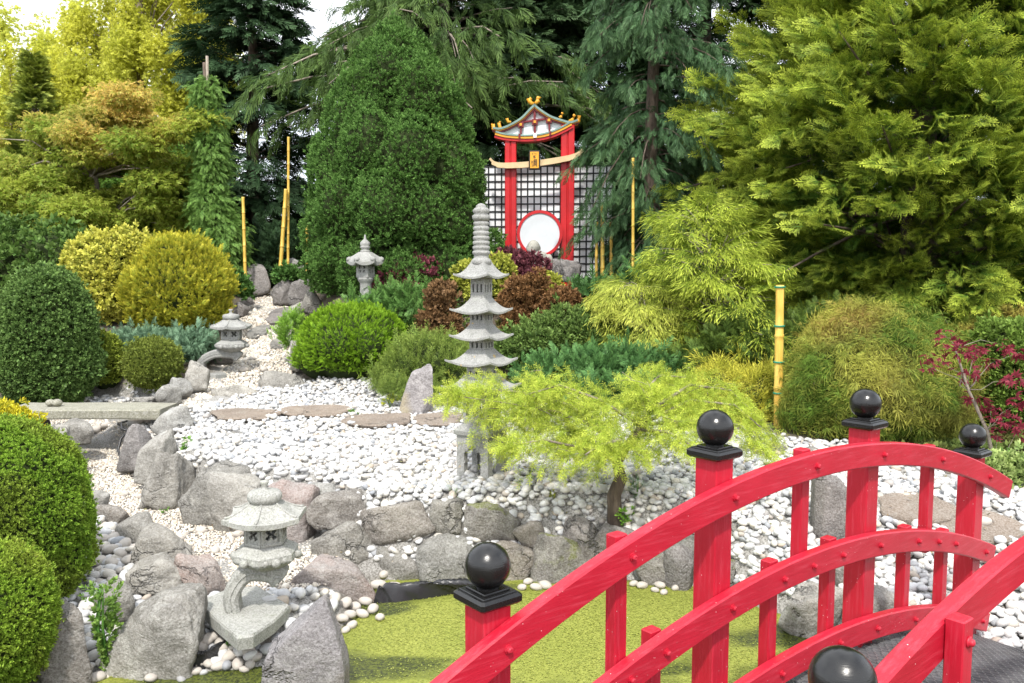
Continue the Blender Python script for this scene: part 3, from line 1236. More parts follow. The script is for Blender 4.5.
def rock(x0, y0, x1, y1, Y, mat, label, dep=.8, cat='rock', name='rock', sub=4, sink=.0, group=None, **kw):
    """rock whose outline fills the pixel box at front distance Y"""
    rock_n[0] += 1
    k = m_per_px(Y)
    w, h = (x1 - x0) * k, (y1 - y0) * k
    d = dep * (w + h) / 2
    if h < w * .5:
        d = max(d, .55 * w)
    Yc = Y + d * .4
    k = m_per_px(Yc)
    w, h = (x1 - x0) * k, (y1 - y0) * k
    # the top face seen from above takes part of the outline's height
    slope = (((y0 + y1) / 2 - 341.5) / FPX * CP + SP)
    h3 = max(h * 1.04 - .35 * max(slope, 0) * d, h * .6)
    if group == G_WALL:
        w *= 1.1
        h3 *= 1.04
    c = at((x0 + x1) / 2, (y0 + y1) / 2, Yc)
    zb = c[2] - h3 / 2 - sink
    o = link(name, rock_mesh(name, w, d, h3 + sink, 100 + rock_n[0] * 7, sub, **kw), M_ROCK[mat], None, (c[0], c[1], zb), 0)
    return tag(o, label, cat, group)


G_WALL = 'rocks of the retaining wall along the pond'
G_PATH = 'rocks edging the gravel paths'
# wall along the pond, front row and top row
rock(431, 497, 463, 536, 5.14, 'grey', 'small squarish grey rock in the upper row of the pond wall', group=G_WALL, planes=7, sharp=18)
rock(362, 498, 434, 543, 5.1, 'brown', 'broad rounded brown grey boulder on top of the wall, above the square blocks', group=G_WALL, sub=5)
rock(458, 500, 519, 541, 5.12, 'moss', 'long flat rock with mossy end, top row of the wall behind the finial', group=G_WALL, sub=5)
rock(377, 539, 421, 583, 5.03, 'grey', 'square block of rock low in the wall beside the black pond liner', group=G_WALL, planes=8, sharp=18, sink=.08)
rock(416, 532, 480, 587, 5.0, 'grey', 'large upright grey block at the waterline behind the black pond liner', group=G_WALL, sub=5, planes=8, sharp=16, sink=.08)
rock(474, 536, 532, 582, 5.02, 'brown', 'brownish block in the wall hidden behind the black ball finial', group=G_WALL, sub=5, sink=.08, planes=8, sharp=16)
rock(513, 519, 544, 548, 5.1, 'brown', 'small brown wedge rock at the top of the wall above the dome shaped one', group=G_WALL)
rock(529, 528, 594, 583, 4.98, 'moss', 'big dome shaped mossy brown rock at the waterline right of the finial', group=G_WALL, sub=5, sink=.08, taper=.25)
rock(564, 515, 606, 566, 5.02, 'dark', 'dark triangular rock leaning against the dome shaped wall rock', group=G_WALL, skew=-.2, taper=.3)
rock(596, 522, 640, 560, 5.02, 'dark', 'small dark rock under the sprouting green plant in the wall', group=G_WALL)
rock(315, 520, 377, 566, 5.02, 'grey', 'grey rock with knobbly top, lower row left of the square blocks', group=G_WALL, sub=5, sink=.05)
rock(311, 488, 367, 527, 5.22, 'brown', 'angular brown rock with a tan stain, top row behind the stone lantern', group=G_WALL, sub=5, planes=8, sharp=16)
rock(308, 482, 338, 508, 5.4, 'pale', 'small pale rock half buried in white pebbles above the angular brown one', group=G_WALL)
rock(268, 476, 318, 545, 5.25, 'pink', 'tall pinkish rock right behind the lantern roof', group=G_WALL, sub=5, planes=8, sharp=16, skew=-.1)
rock(213, 469, 280, 530, 5.45, 'pale', 'pale grey rock behind the left edge of the lantern roof', group=G_WALL, sub=5, sink=.05)
rock(184, 463, 248, 526, 5.6, 'grey', 'wide flat faced grey rock edging the sunken path between the upright stones and the lantern', group=G_WALL, sub=5, planes=8, sharp=16)
rock(143, 447, 192, 511, 5.95, 'pale', 'upright ribbed pale stone at the bend of the sunken path', group=G_PATH, sub=5, planes=9, taper=.25, rough=.1)
rock(138, 428, 178, 484, 6.45, 'pale', 'leaning pale stone between the ribbed one and the bench support', group=G_PATH, sub=5, planes=9, skew=.25, taper=.3)
rock(120, 421, 153, 473, 6.85, 'dark', 'dark rough rock holding up the right end of the stone bench', group=G_PATH, sub=5)
# right part of the wall seen through the bridge
rock(634, 545, 672, 584, 4.92, 'moss', 'low rock with yellow moss on top just above the pond cobbles', group=G_WALL, sink=.05)
rock(661, 541, 698, 592, 4.86, 'dark', 'dark upright rock at the waterline left of the second bridge post', group=G_WALL, sink=.06, taper=.3)
rock(648, 527, 682, 556, 5.0, 'dark', 'small dark rock perched above the mossy low one', group=G_WALL)
rock(674, 518, 712, 566, 4.95, 'grey', 'grey rock half hidden by the second bridge post', group=G_WALL)
rock(708, 514, 764, 560, 4.9, 'grey', 'rounded grey rock right of the second bridge post at the edge of pebbles', group=G_WALL)
rock(743, 537, 790, 567, 4.85, 'grey', 'long grey rock in the wall above the middle rail of the bridge', group=G_WALL)
rock(700, 552, 754, 596, 4.78, 'moss', 'moss topped rock at the waterline below the rounded grey one', group=G_WALL, sink=.05)
rock(750, 552, 806, 600, 4.65, 'moss', 'broad moss covered rock seen between the two lower rails', group=G_WALL, sink=.06)
rock(779, 581, 843, 633, 4.2, 'pale', 'big light grey boulder on the pond bank below the middle rail', group=G_WALL, sub=5, sink=.08)
rock(829, 556, 850, 590, 4.35, 'grey', 'small grey rock between the light boulder and the third bridge post', group=G_WALL)
rock(838, 580, 905, 640, 3.98, 'pale', 'pale rock at the bridge landing behind the third post', group=G_WALL, sink=.08)
rock(811, 465, 848, 553, 4.75, 'dark', 'tall upright standing stone on the pebbles left of the third bridge post', cat='standing stone', name='standing_stone', sub=5, dep=.45, planes=0, top=False, sharp=26, rough=.06, sink=.05, dirs=[(-1, .1, .05, .8), (1, 0, .08, .8), (0, -1, .05, .8), (0, 1, 0, .8), (.2, -.1, 1, .85), (-.8, -.6, .1, .9)])
rock(744, 438, 786, 467, 6.2, 'dark', 'dark rock at the foot of the thick bamboo pole', dep=.8)
rock(786, 446, 822, 466, 6.1, 'grey', 'low grey rock under the weeping lace leaf maple', dep=.8)
# lower left, beside the sunken path
rock(85, 488, 111, 514, 5.7, 'pale', 'pale rock beside the large clipped mound at the path edge', group=G_PATH)
rock(88, 502, 130, 525, 5.5, 'brown', 'low brown rock in the row between cobbles and gravel', group=G_PATH)
rock(117, 512, 153, 543, 5.1, 'pale', 'pale rock with flat top between low brown rock and long slab', group=G_PATH)
rock(134, 524, 192, 561, 4.8, 'pale', 'long pale slab rock along the sunken gravel path', group=G_PATH, sub=5, planes=8, sharp=16)
rock(129, 553, 191, 592, 4.4, 'pale', 'broad pale rock just behind the great boulder', group=G_PATH, sub=5)
rock(176, 549, 226, 601, 4.4, 'pink', 'pinkish pale rock sloping down towards the lantern base', group=G_PATH, sub=5, skew=-.2, taper=.2)
rock(99, 578, 139, 622, 4.1, 'grey', 'mid grey rock wedged between the clipped mound and the great boulder', group=G_PATH)
rock(106, 584, 208, 678, 3.78, 'pale', 'great rounded boulder with brown streaks at the pond corner', cat='boulder', name='boulder', sub=5, dep=.7, planes=13, sink=.06, rough=.09)
rock(28, 602, 95, 690, 3.62, 'brown', 'brown rock under the clipped mounds left of the great boulder', sub=5, dep=.7, sink=.05)
rock(276, 555, 386, 609, 4.6, 'pink', 'long flat topped pinkish boulder between lantern and pond', cat='boulder', name='boulder', sub=5, dep=.55, planes=9, sharp=18, sink=.08)
rock(252, 628, 277, 655, 3.98, 'brown', 'small brown block propping the edge of the lantern base', planes=7, sharp=18)
rock(262, 594, 349, 716, 3.42, 'slate', 'tall pointed slab of grey slate standing at the pond edge before the lantern', cat='standing stone', name='standing_stone', sub=5, dep=.35,
     planes=0, sharp=30, rough=.035, top=False, dirs=[(0, -1, .05, .45), (0, 1, .05, .45), (-1, 0, .06, .8), (1, 0, .0, .85), (-.55, -.1, .84, .56), (.91, 0, .41, .8), (.2, -.8, .55, .62)])
# bench surroundings
rock(60, 418, 96, 445, 7.1, 'grey', 'grey boulder seen under the bench on the far side of the sunken path', dep=.7)
rock(36, 424, 71, 462, 6.6, 'pale', 'pale pyramid shaped rock under the left end of the bench', sub=5, taper=.5)
rock(151, 384, 181, 405, 8.0, 'pale', 'pale rock behind the right end of the bench', group=G_PATH)
rock(169, 376, 195, 398, 8.4, 'pale', 'taller pale rock above the one behind the bench end', group=G_PATH)
rock(186, 360, 211, 390, 8.7, 'pale', 'pale rock with sloping top beside the arched lantern base', group=G_PATH)
rock(135, 396, 156, 406, 7.9, 'grey', 'little grey stone just behind the bench top', dep=.9)
rock(205, 342, 233, 364, 9.9, 'dark', 'dark rock behind the curved leg of the farther lantern', dep=.7)
rock(255, 370, 310, 396, 9.0, 'grey', 'long grey rock edging the path beside the bright green globe', group=G_PATH, dep=.5, sub=5)
rock(210, 384, 258, 405, 8.5, 'pale', 'low long stone where the climbing path meets the white pebbles', group=G_PATH, dep=.5)
rock(290, 340, 305, 372, 9.6, 'grey', 'narrow grey rock against the left side of the bright green globe', group=G_PATH)
# top of the path
G_TOP = 'rocks at the top of the climbing path'
rock(247, 264, 272, 296, 13.4, 'dark', 'dark pointed rock at the top of the path left of the bamboo pair', group=G_TOP, taper=.55)
rock(239, 291, 255, 313, 12.9, 'dark', 'dark rock on the left side of the path below the pointed one', group=G_TOP)
rock(234, 302, 249, 317, 12.2, 'dark', 'low dark rock beside the golden conifer at the path', group=G_TOP)
rock(272, 276, 295, 305, 12.8, 'dark', 'square dark rock carrying a tuft of green at the path top', group=G_TOP, planes=7, sharp=18)
rock(289, 278, 312, 306, 12.5, 'dark', 'dark slanted rock in the middle of the trio at the path top', group=G_TOP, skew=.3, taper=.3)
rock(299, 287, 323, 314, 11.9, 'grey', 'grey peaked rock beside the cone shaped conifer foot', group=G_TOP, taper=.6)
rock(284, 258, 307, 278, 13.7, 'grey', 'grey peaked rock highest on the path behind the trio', group=G_TOP, taper=.5)
rock(284, 302, 303, 326, 11.8, 'grey', 'grey rock with pale top right of the path below the trio', group=G_TOP)
rock(398, 364, 434, 413, 7.6, 'slate', 'pointed grey slate standing in white pebbles left of the pagoda', cat='standing stone', name='standing_stone', sub=5, dep=.4, taper=.5, skew=.32, planes=8, sharp=18, sink=.05)
rock(548, 259, 582, 282, 11.2, 'dark', 'dark rock beside the seated stone figure', dep=.6, planes=8)

# flat stones
def flagstone(x0, y0, x1, y1, label, seed, mat=SANDST, thick=.035, group=None, lift=.03):
    c = hit((x0 + x1) / 2, (y0 + y1) / 2)
    a = hit(x0, (y0 + y1) / 2)
    b = hit(x1, (y0 + y1) / 2)
    f = hit((x0 + x1) / 2, y1)
    k = hit((x0 + x1) / 2, y0)
    w, d = b[0] - a[0], k[1] - f[1]
    r = np.random.default_rng(seed)
    n = 40
    A = np.linspace(0, 2 * math.pi, n, endpoint=False)
    rr = 1 + .12 * np.sin(2 * A + r.uniform(0, 6)) * r.uniform(.2, 1) + .07 * np.sin(3 * A + r.uniform(0, 6)) + .05 * np.sin(5 * A + r.uniform(0, 6)) + .02 * r.normal(size=n)
    mb = MB()
    tilt = (gz1(c[0], k[1]) - gz1(c[0], f[1])) / max(d, .01)
    secs = []
    for z, s in ((-thick, .94), (-.012, 1.0), (0, .97)):
        secs.append([(w / 2 * s * rr[i] * math.cos(A[i]), d / 2 * s * rr[i] * math.sin(A[i]), z + tilt * d / 2 * math.sin(A[i]) * s + .004 * math.sin(3 * A[i])) for i in range(n)])
    mb.sweep(secs)
    o = mb.build('flagstone', mat, None, (c[0], c[1], c[2] + lift + .022))
    return tag(o, label, 'flagstone', group)


G_ST = 'stepping stones across the pebbles'
flagstone(211, 413, 279, 424, 'oval tan stepping stone farthest from the pagoda, in white pebbles', 1, group=G_ST)
flagstone(284, 409, 349, 421, 'tan stepping stone with a pointed end below the bright green globe shrub', 2, group=G_ST)
flagstone(346, 418, 413, 431, 'tan stepping stone just before the leaning slate', 3, group=G_ST)
flagstone(413, 417, 468, 430, 'greyish stepping stone half hidden behind the pagoda pedestal', 4, group=G_ST)
flagstone(874, 496, 957, 524, 'large grey brown flagstone behind the bridge, between third and fourth posts', 5, SANDST, .05, 'flagstones leading off the bridge', .005)
flagstone(935, 512, 1022, 546, 'large grey brown flagstone right of the fourth bridge post', 6, SANDST, .05, 'flagstones leading off the bridge', .005)
flagstone(268, 309, 290, 325, 'dark flat stone set in the upper gravel path', 7, M_ROCK['dark'], .06, 'flat stones in the climbing path', .02)
flagstone(272, 338, 293, 351, 'grey flat stone in the gravel path near the globe shrub', 8, M_ROCK['grey'], .06, 'flat stones in the climbing path', .02)
flagstone(249, 327, 269, 340, 'grey flat stone in the middle of the climbing path near the lantern roof', 9, M_ROCK['grey'], .06, 'flat stones in the climbing path', .02)
rock(150, 405, 197, 426, 7.0, 'pale', 'long pale kerb slab reaching from the bench end into the pebbles', group=G_PATH, dep=.4, planes=8, sharp=18, sink=.1)

# ------------------------------------------------------------------ large loose cobbles
COBB = pebble_mat('cobble', [(0, (.55, .53, .5)), (.35, (.64, .62, .58)), (.6, (.42, .41, .4)), (.8, (.52, .47, .4)), (1, (.33, .33, .35))], .75)
cob_mesh = []
for i in range(10):
    v = ICO[3][0] * (1 + .1 * fbm(ICO[3][0] * 1.2 + i * 5.1, i, 3))[:, None] * np.array([1, .76, .62])
    me = np_mesh('cobble', v, ICO[3][1], smooth=True)
    me.materials.append(COBB)
    cob_mesh.append(me)
cob_i = [0]


def cobbles(pts, label, group, size=(.028, .05)):
    for px, py, *s in pts:
        p = hit(px, py, 3.0)
        o = bpy.data.objects.new('cobble', cob_mesh[cob_i[0] % 10])
        cob_i[0] += 1
        r = s[0] * .9 * m_per_px(p[1]) if s else random.uniform(*size)
        o.scale = (r, r, r)
        zz_ = max(p[2], WATER) + r * .45
        o.location = (float(p[0]), float(p[1]), float(zz_))
        o.rotation_euler = (random.uniform(-.3, .3), random.uniform(-.3, .3), random.uniform(0, 6.28))
        COL.objects.link(o)
        tag(o, label, 'cobble', group)


cobbles([(x, y, s) for x, y, s in [(101, 522, 6), (108, 530, 8), (97, 534, 6), (117, 529, 6), (104, 542, 8), (115, 541, 9), (125, 547, 9), (98, 551, 8), (110, 553, 9), (134, 552, 8),
                                    (121, 558, 9), (145, 553, 8), (100, 564, 8), (112, 567, 10), (128, 563, 8), (105, 576, 8), (119, 573, 6), (98, 585, 7), (136, 584, 10), (112, 584, 7), (124, 538, 5),
                                    (93, 519, 5), (106, 514, 5), (99, 572, 6), (141, 562, 6)]],
        'white cobble in the pocket between the big clipped mound and the row of pale rocks', 'white cobbles beside the clipped mound')
cobbles([(62, 676, 9), (73, 678, 8), (86, 674, 10), (98, 680, 9), (112, 668, 11), (127, 672, 9), (140, 675, 10), (151, 681, 8), (166, 676, 7), (179, 677, 9), (52, 681, 8), (92, 682, 7)],
        'rounded cobble in the row at the waterline below the great boulder', 'cobbles below the great boulder')
cobbles([(197, 634, 10), (206, 645, 11), (198, 652, 12), (214, 640, 9), (222, 650, 11), (233, 646, 9), (242, 640, 10), (247, 655, 11), (229, 661, 10), (219, 669, 9), (208, 667, 8), (238, 668, 9),
         (250, 668, 8), (256, 660, 9), (187, 664, 8), (189, 648, 8), (244, 672, 6), (196, 674, 7)],
        'white cobble piled between great boulder, lantern base and slate slab', 'white cobbles heaped at the lantern base')
cobbles([(335, 602, 9), (346, 606, 9), (355, 610, 9), (365, 604, 8), (350, 618, 8), (362, 617, 8), (373, 612, 8), (380, 620, 7), (342, 622, 8), (352, 628, 7), (346, 632, 6), (383, 597, 7), (378, 588, 9), (390, 590, 8), (384, 579, 7), (397, 588, 6)],
        'pale cobble between the flat pinkish boulder and the green pond', 'cobbles at the foot of the pinkish boulder')
cobbles([(528, 584, 6), (536, 590, 7), (545, 588, 8), (522, 590, 6), (634, 586, 6), (642, 588, 7), (651, 580, 6), (660, 588, 7), (668, 584, 7), (676, 590, 6), (655, 592, 5), (664, 594, 5), (684, 589, 6), (645, 577, 6)],
        'small cobble at the waterline under the rock wall', 'small cobbles under the rock wall')
cobbles([(983, 525, 9), (998, 605, 8), (962, 596, 8), (1010, 628, 9)], 'large white cobble lying on the pebbles past the fourth bridge post', 'large cobbles beyond the bridge')
cobbles([(228, 352, 6), (240, 358, 7), (237, 349, 6), (252, 361, 5), (264, 372, 6), (244, 372, 6)], 'pale cobble on the climbing gravel path beside the farther lantern', 'cobbles on the climbing path')
cobbles([(88, 437, 7), (96, 433, 8), (106, 428, 7), (84, 445, 6)], 'pale cobble lying under the bench on the gravel', 'cobbles under the bench')
cobbles([(125, 496, 6), (202, 533, 7), (212, 515, 6), (180, 540, 6), (238, 537, 7), (150, 484, 6), (135, 474, 5), (215, 553, 7)], 'white cobble dropped on the fine gravel of the sunken path', 'cobbles on the sunken path')

# dry leaves and crumbs fallen on the pebbles and gravel
ll_ = np.concatenate([hexgrid(TERR, .16, .5), hexgrid(CHAN, .12, .5), hexgrid(PATH, .15, .5)])
ll_ = ll_[rng.random(len(ll_)) < .6]
An = rng.uniform(0, 6.28, len(ll_))
sz_ = rng.uniform(.008, .02, len(ll_))
zc_ = gz(ll_[:, 0], ll_[:, 1]) + .04
okl = zc_ > WATER + .15
qd = []
for k, (f1, f2) in enumerate(((1, 0), (0, .45), (-1, 0), (0, -.45))):
    qd.append(np.stack([ll_[:, 0] + sz_ * (f1 * np.cos(An) - f2 * np.sin(An)), ll_[:, 1] + sz_ * (f1 * np.sin(An) + f2 * np.cos(An)), zc_ + rng.uniform(-.006, .008, len(ll_))], 1))
qd = np.stack(qd, 1)[okl]
lm = NT('dry_leaves')
lg_ = lm.n('ShaderNodeNewGeometry')
lm.l(lm.ramp(lg_.outputs['Random Per Island'], [(0, (.10, .06, .03)), (.4, (.22, .15, .07)), (.7, (.14, .15, .05)), (1, (.32, .25, .14))]), lm.b.inputs['Base Color'])
lm.b.inputs['Roughness'].default_value = .8
tag(link('leaf_litter', np_mesh('leaf_litter', qd.reshape(-1, 3), np.arange(len(qd) * 4).reshape(-1, 4)), lm.m), 'scattered dry leaf crumbs lying on pebbles and gravel', 'leaf litter', kind='stuff')
# ------------------------------------------------------------------ footbridge
PHI = R(38.684)
BO = np.array([-.063, 2.086])
root = empty('footbridge', (BO[0], BO[1], -.1), 'arched footbridge with red painted railings and black ball finials over the green pond', 'footbridge', None, PHI)
ZR = .1   # root is 0.1 below datum


def arc(s, zc):
    return zc - .127 * (s - 1.43) ** 2 + ZR


def rail_obj(zc, n0, n1, s0, s1, bolts, bolt_n, h=.092):
    mb = MB()
    secs = []
    c = .005
    for s in np.linspace(s0, s1, 49):
        z = arc(s, zc)
        sl = -.254 * (s - 1.43)
        nx_, nz_ = -sl / math.hypot(1, sl), 1 / math.hypot(1, sl)
        a, b = -n0, -n1
        lo, hi = min(a, b), max(a, b)
        o = []
        for yy, w in ((lo + c, -h / 2), (hi - c, -h / 2), (hi, -h / 2 + c), (hi, h / 2 - c), (hi - c, h / 2), (lo + c, h / 2), (lo, h / 2 - c), (lo, -h / 2 + c)):
            o.append((s + nx_ * w, yy, z + nz_ * w))
        secs.append(o)
    # square cut ends stand vertical
    mb.sweep(secs)
    for s in bolts:
        z = arc(s, zc)
        sg = 1 if bolt_n > 0 else -1
        m = Matrix.Rotation(math.radians(90) * sg, 3, 'X')
        n = 10
        vs, fs = [], []
        for r, d in ((.0125, 0), (.0125, .004), (.009, .0042), (.0088, .011), (.005, .014)):
            for i in range(n):
                a = 2 * math.pi * i / n
                vs.append((s + r * math.cos(a), -bolt_n - sg * d, z + r * math.sin(a)))
        for l in range(4):
            for i in range(n):
                j = (i + 1) % n
                fs.append((l * n + i, l * n + j, (l + 1) * n + j, (l + 1) * n + i))
        fs.append(tuple(4 * n + i for i in range(n)))
        mb.add(vs, fs)
    return mb.build('rail', RED, root)


PS = [0.0, .93, 1.885, 2.9]
UPB = [.454, 1.405, 2.396]
LOB = [.25, .609, 1.222, 1.604, 2.207, 2.567]
NSH, NDZ = .145, -.045
BALLZ = [.886, 1.135, 1.118, .859]
ZT, ZM, ZL = .953, .588, .248
for zc, s1, bl in ((ZT, 3.16, PS + UPB), (ZM, 3.0, PS + UPB + LOB), (ZL, 2.97, PS + LOB)):
    rail_obj(zc, .0445, .085, -.25, s1, bl, .085)
for zc, s1 in ((ZT, 3.2), (ZM, 3.1), (ZL, 3.1)):
    rail_obj(zc + (NDZ if zc == ZT else -.13), .835, .878, -.2, s1, [], .82)


def post(s, n, zball):
    zt = zball + ZR - .092
    mb = MB()
    zb = max(0.02, arc(s, .172) - .35) - (.45 if .3 < s < 2.6 else .25)
    mb.box((s, -n, (zt + zb) / 2), (.088, .088, zt - zb), 0, .004)
    p = mb.build('post', RED_POST, root)
    c = MB()
    c.box((s, -n, zt + .012), (.134, .134, .028), 0, .007)
    c.box((s, -n, zt + .0265), (.108, .108, .007), 0, .002)
    c.box((s, -n, zt + .0325), (.084, .084, .007), 0, .002)
    c.build('cap', BLACK, p)
    b = MB()
    pr = [(.026, -.062), (.03, -.056)] + [(.06 * math.sin(math.pi * (i + 3) / 26), -.06 * math.cos(math.pi * (i + 3) / 26)) for i in range(1, 22)] + [(.004, .0598)]
    b.lathe(pr, (s, -n, zt + .035 + .058), 40)
    b.build('ball_finial', BLACK, p)


for s, z in zip(PS, BALLZ):
    post(s, 0, z)
for s, z in zip(PS, BALLZ):
    post(s + NSH + (.2 if s > 0 else -.015), .908, z + (.014 if s == 0 else NDZ))


def baluster(s, n, zt, zb, bolt=False):
    mb = MB()
    mb.box((s, -n, (zt + zb) / 2), (.05, .042, zt - zb), 0, .003)
    if bolt:
        mb.lathe([(.0135, 0), (.0135, .004), (.009, .0045), (.008, .011), (.003, .014)], (0, 0, 0), 12)
        k = 12 * 5
        for i in range(len(mb.v) - k, len(mb.v)):
            x, y, z = mb.v[i]
            mb.v[i] = (s + x, -n - .021 - z, zt - .05 + y)
    mb.build('baluster', RED_POST, root)


for s in UPB:
    baluster(s, .0225, arc(s, ZT) + .053, arc(s, ZM) - .06)
    baluster(s + NSH * 1.25, .9, arc(s + NSH * 1.25, ZT) + .053 + NDZ, arc(s + NSH * 1.25, ZM) - .06 + NDZ, True)
for s in LOB:
    baluster(s, .0225, arc(s, ZM) + .053, arc(s, ZL) - .06)
    baluster(s + NSH * 1.25, .9, arc(s + NSH * 1.25, ZM) + .053 - .13, arc(s + NSH * 1.25, ZL) - .06 - .13, True)
DECKM = simple_mat('deck_grey', (.09, .09, .095), .75, .3, .3, 12, .5, 70)
mb = MB()
s = -.3
while s < 3.2:
    sc = s + .045
    sl = -.254 * (sc - 1.43)
    M = Matrix.Rotation(-math.atan(sl), 3, 'Y')
    mb.box((sc, -.455 + random.uniform(-.006, .006), arc(sc, .172) - .018), (.076, .96, .034), 0, .012, M)
    s += .097
mb.build('deck', DECKM, root)
# chicken wire stapled over the planks
seg = []
a_, b_ = .05, .036
i = 0
xs = np.arange(-.28, 3.15, a_ * .5)
for ix, sx in enumerate(xs):
    for jy in range(int(.86 / b_)):
        yy = -.03 - jy * b_ - (b_ / 2 if ix % 2 else 0)
        seg.append(((sx, yy), (sx + a_ * .22, yy)))
        seg.append(((sx + a_ * .22, yy), (sx + a_ * .5, yy - b_ / 2)))
        seg.append(((sx + a_ * .22, yy), (sx + a_ * .5, yy + b_ / 2)))
seg = np.array(seg)
seg = seg + .002 * np.stack([vnoise(np.concatenate([seg.reshape(-1, 2) * 9, np.zeros((len(seg) * 2, 1))], 1), k) for k in (1, 2)], 1).reshape(seg.shape)
p0, p1 = seg[:, 0], seg[:, 1]
dv = p1 - p0
nr = np.stack([-dv[:, 1], dv[:, 0]], 1) / (np.linalg.norm(dv, axis=1, keepdims=True)) * .0011
qv = np.stack([p0 + nr, p1 + nr, p1 - nr, p0 - nr], 1).reshape(-1, 2)
qz = arc(qv[:, 0], .172) + .006
qv = np.concatenate([qv, qz[:, None]], 1)
WIRE = simple_mat('galvanised_wire', (.25, .25, .25), .45, .5, .2, 20, 0)
WIRE.node_tree.nodes['Principled BSDF'].inputs['Metallic'].default_value = .6
link('wire_mesh', np_mesh('wire_mesh', qv, np.arange(len(qv)).reshape(-1, 4)), WIRE, root)
for n in (.07, .84):
    mb = MB()
    secs = []
    for s in np.linspace(-.3, 3.15, 30):
        z = arc(s, .172) - .037
        secs.append([(s, -n - .025, z - .14), (s, -n + .025, z - .14), (s, -n + .025, z), (s, -n - .025, z)])
    mb.sweep(secs)
    mb.build('beam', DECKM, root)


# ------------------------------------------------------------------ stonework helpers
def panel(mb, w, h, c, rz, hole, nx=14, nz=14, th=.03):
    """a wall panel facing local -Y turned by rz with real openings; c is the middle of its foot"""
    ca, sa = math.cos(rz), math.sin(rz)

    def tr(x, y, z):
        return (c[0] + x * ca - y * sa, c[1] + x * sa + y * ca, c[2] + z)
    H = [[hole(-w / 2 + w * (i + .5) / nx, h * (j + .5) / nz) for j in range(nz)] for i in range(nx)]
    X = [-w / 2 + w * i / nx for i in range(nx + 1)]
    Z = [h * j / nz for j in range(nz + 1)]
    vs, fs = [], []

    def q(*p):
        k = len(vs)
        vs.extend(tr(*a) for a in p)
        fs.append((k, k + 1, k + 2, k + 3))
    for i in range(nx):
        for j in range(nz):
            if not H[i][j]:
                q((X[i], 0, Z[j]), (X[i + 1], 0, Z[j]), (X[i + 1], 0, Z[j + 1]), (X[i], 0, Z[j + 1]))
                q((X[i], th, Z[j]), (X[i], th, Z[j + 1]), (X[i + 1], th, Z[j + 1]), (X[i + 1], th, Z[j]))
            else:
                if i == 0 or not H[i - 1][j]:
                    q((X[i], 0, Z[j]), (X[i], th, Z[j]), (X[i], th, Z[j + 1]), (X[i], 0, Z[j + 1]))
                if i == nx - 1 or not H[i + 1][j]:
                    q((X[i + 1], 0, Z[j]), (X[i + 1], 0, Z[j + 1]), (X[i + 1], th, Z[j + 1]), (X[i + 1], th, Z[j]))
                if j == 0 or not H[i][j - 1]:
                    q((X[i], 0, Z[j]), (X[i + 1], 0, Z[j]), (X[i + 1], th, Z[j]), (X[i], th, Z[j]))
                if j == nz - 1 or not H[i][j + 1]:
                    q((X[i], 0, Z[j + 1]), (X[i], th, Z[j + 1]), (X[i + 1], th, Z[j + 1]), (X[i + 1], 0, Z[j + 1]))
    mb.add(vs, fs)


def poly_box(mb, sides, r, z0, h, rot, hole, th=.025, nx=14, nz=14, c=(0, 0)):
    """hollow prism of panels, r = apothem"""
    w = 2 * r * math.tan(math.pi / sides)
    for i in range(sides):
        a = rot + 2 * math.pi * i / sides
        # panel faces outward along angle a
        panel(mb, w, h, (c[0] + r * math.cos(a), c[1] + r * math.sin(a), z0), a + math.pi / 2, hole, nx, nz, th)


def poly_roof(mb, sides, Rc, z, h, rot, lift, r_top, thick=.015, under=.5, c=(0, 0), power=1.7, seg=12, rings=10):
    """sweeping roof with upturned corners; Rc = corner radius"""
    ap = Rc * math.cos(math.pi / sides)
    n = sides * seg

    def rad(i):
        a = (i % seg) / seg * 2 * math.pi / sides - math.pi / sides
        return 1 / math.cos(a), abs(a) / (math.pi / sides)
    secs = []
    for k in range(rings + 1):
        t = k / rings
        o = []
        for i in range(n):
            f, q = rad(i)
            ang = rot + math.pi / sides * 0 + 2 * math.pi * i / n - math.pi / sides
            fl = 1 + .07 * (q ** 4) * t
            r = (r_top + (ap - r_top) * t) * f * fl
            zz_ = h * (1 - t) ** power + lift * (q ** 2.6) * t ** 3
            o.append((c[0] + r * math.cos(ang), c[1] + r * math.sin(ang), z + zz_))
        secs.append(o)
    for t2, dzz in ((1.0, -thick), (.93, -thick * 1.25), (under, -thick * .5)):
        o = []
        for i in range(n):
            f, q = rad(i)
            ang = rot + 2 * math.pi * i / n - math.pi / sides
            fl = 1 + .07 * (q ** 4) * t2
            r = ap * t2 * f * fl
            o.append((c[0] + r * math.cos(ang), c[1] + r * math.sin(ang), z + lift * (q ** 2.6) * t2 ** 3 + dzz))
        secs.append(o)
    mb.sweep(secs)


def prism(mb, sides, prof, rot, c=(0, 0)):
    """stack of (corner radius, z)"""
    secs = []
    for r, z in prof:
        secs.append([(c[0] + r * math.cos(rot + 2 * math.pi * i / sides + math.pi / sides), c[1] + r * math.sin(rot + 2 * math.pi * i / sides + math.pi / sides), z) for i in range(sides)])
    mb.sweep(secs)


# ------------------------------------------------------------------ pagoda
YP = 5.62
kp = m_per_px(YP)
pz = lambda py: at(482, py, YP)[2]
pb = at(482, 471, YP)
gzp = gz1(pb[0], YP)
root = empty('pagoda', (pb[0], YP, gzp), 'tall grey stone pagoda with stacked curved roofs and ringed spire', 'pagoda', None, R(-30))
lz = lambda py: pz(py) - gzp
mb = MB()
w0 = .125


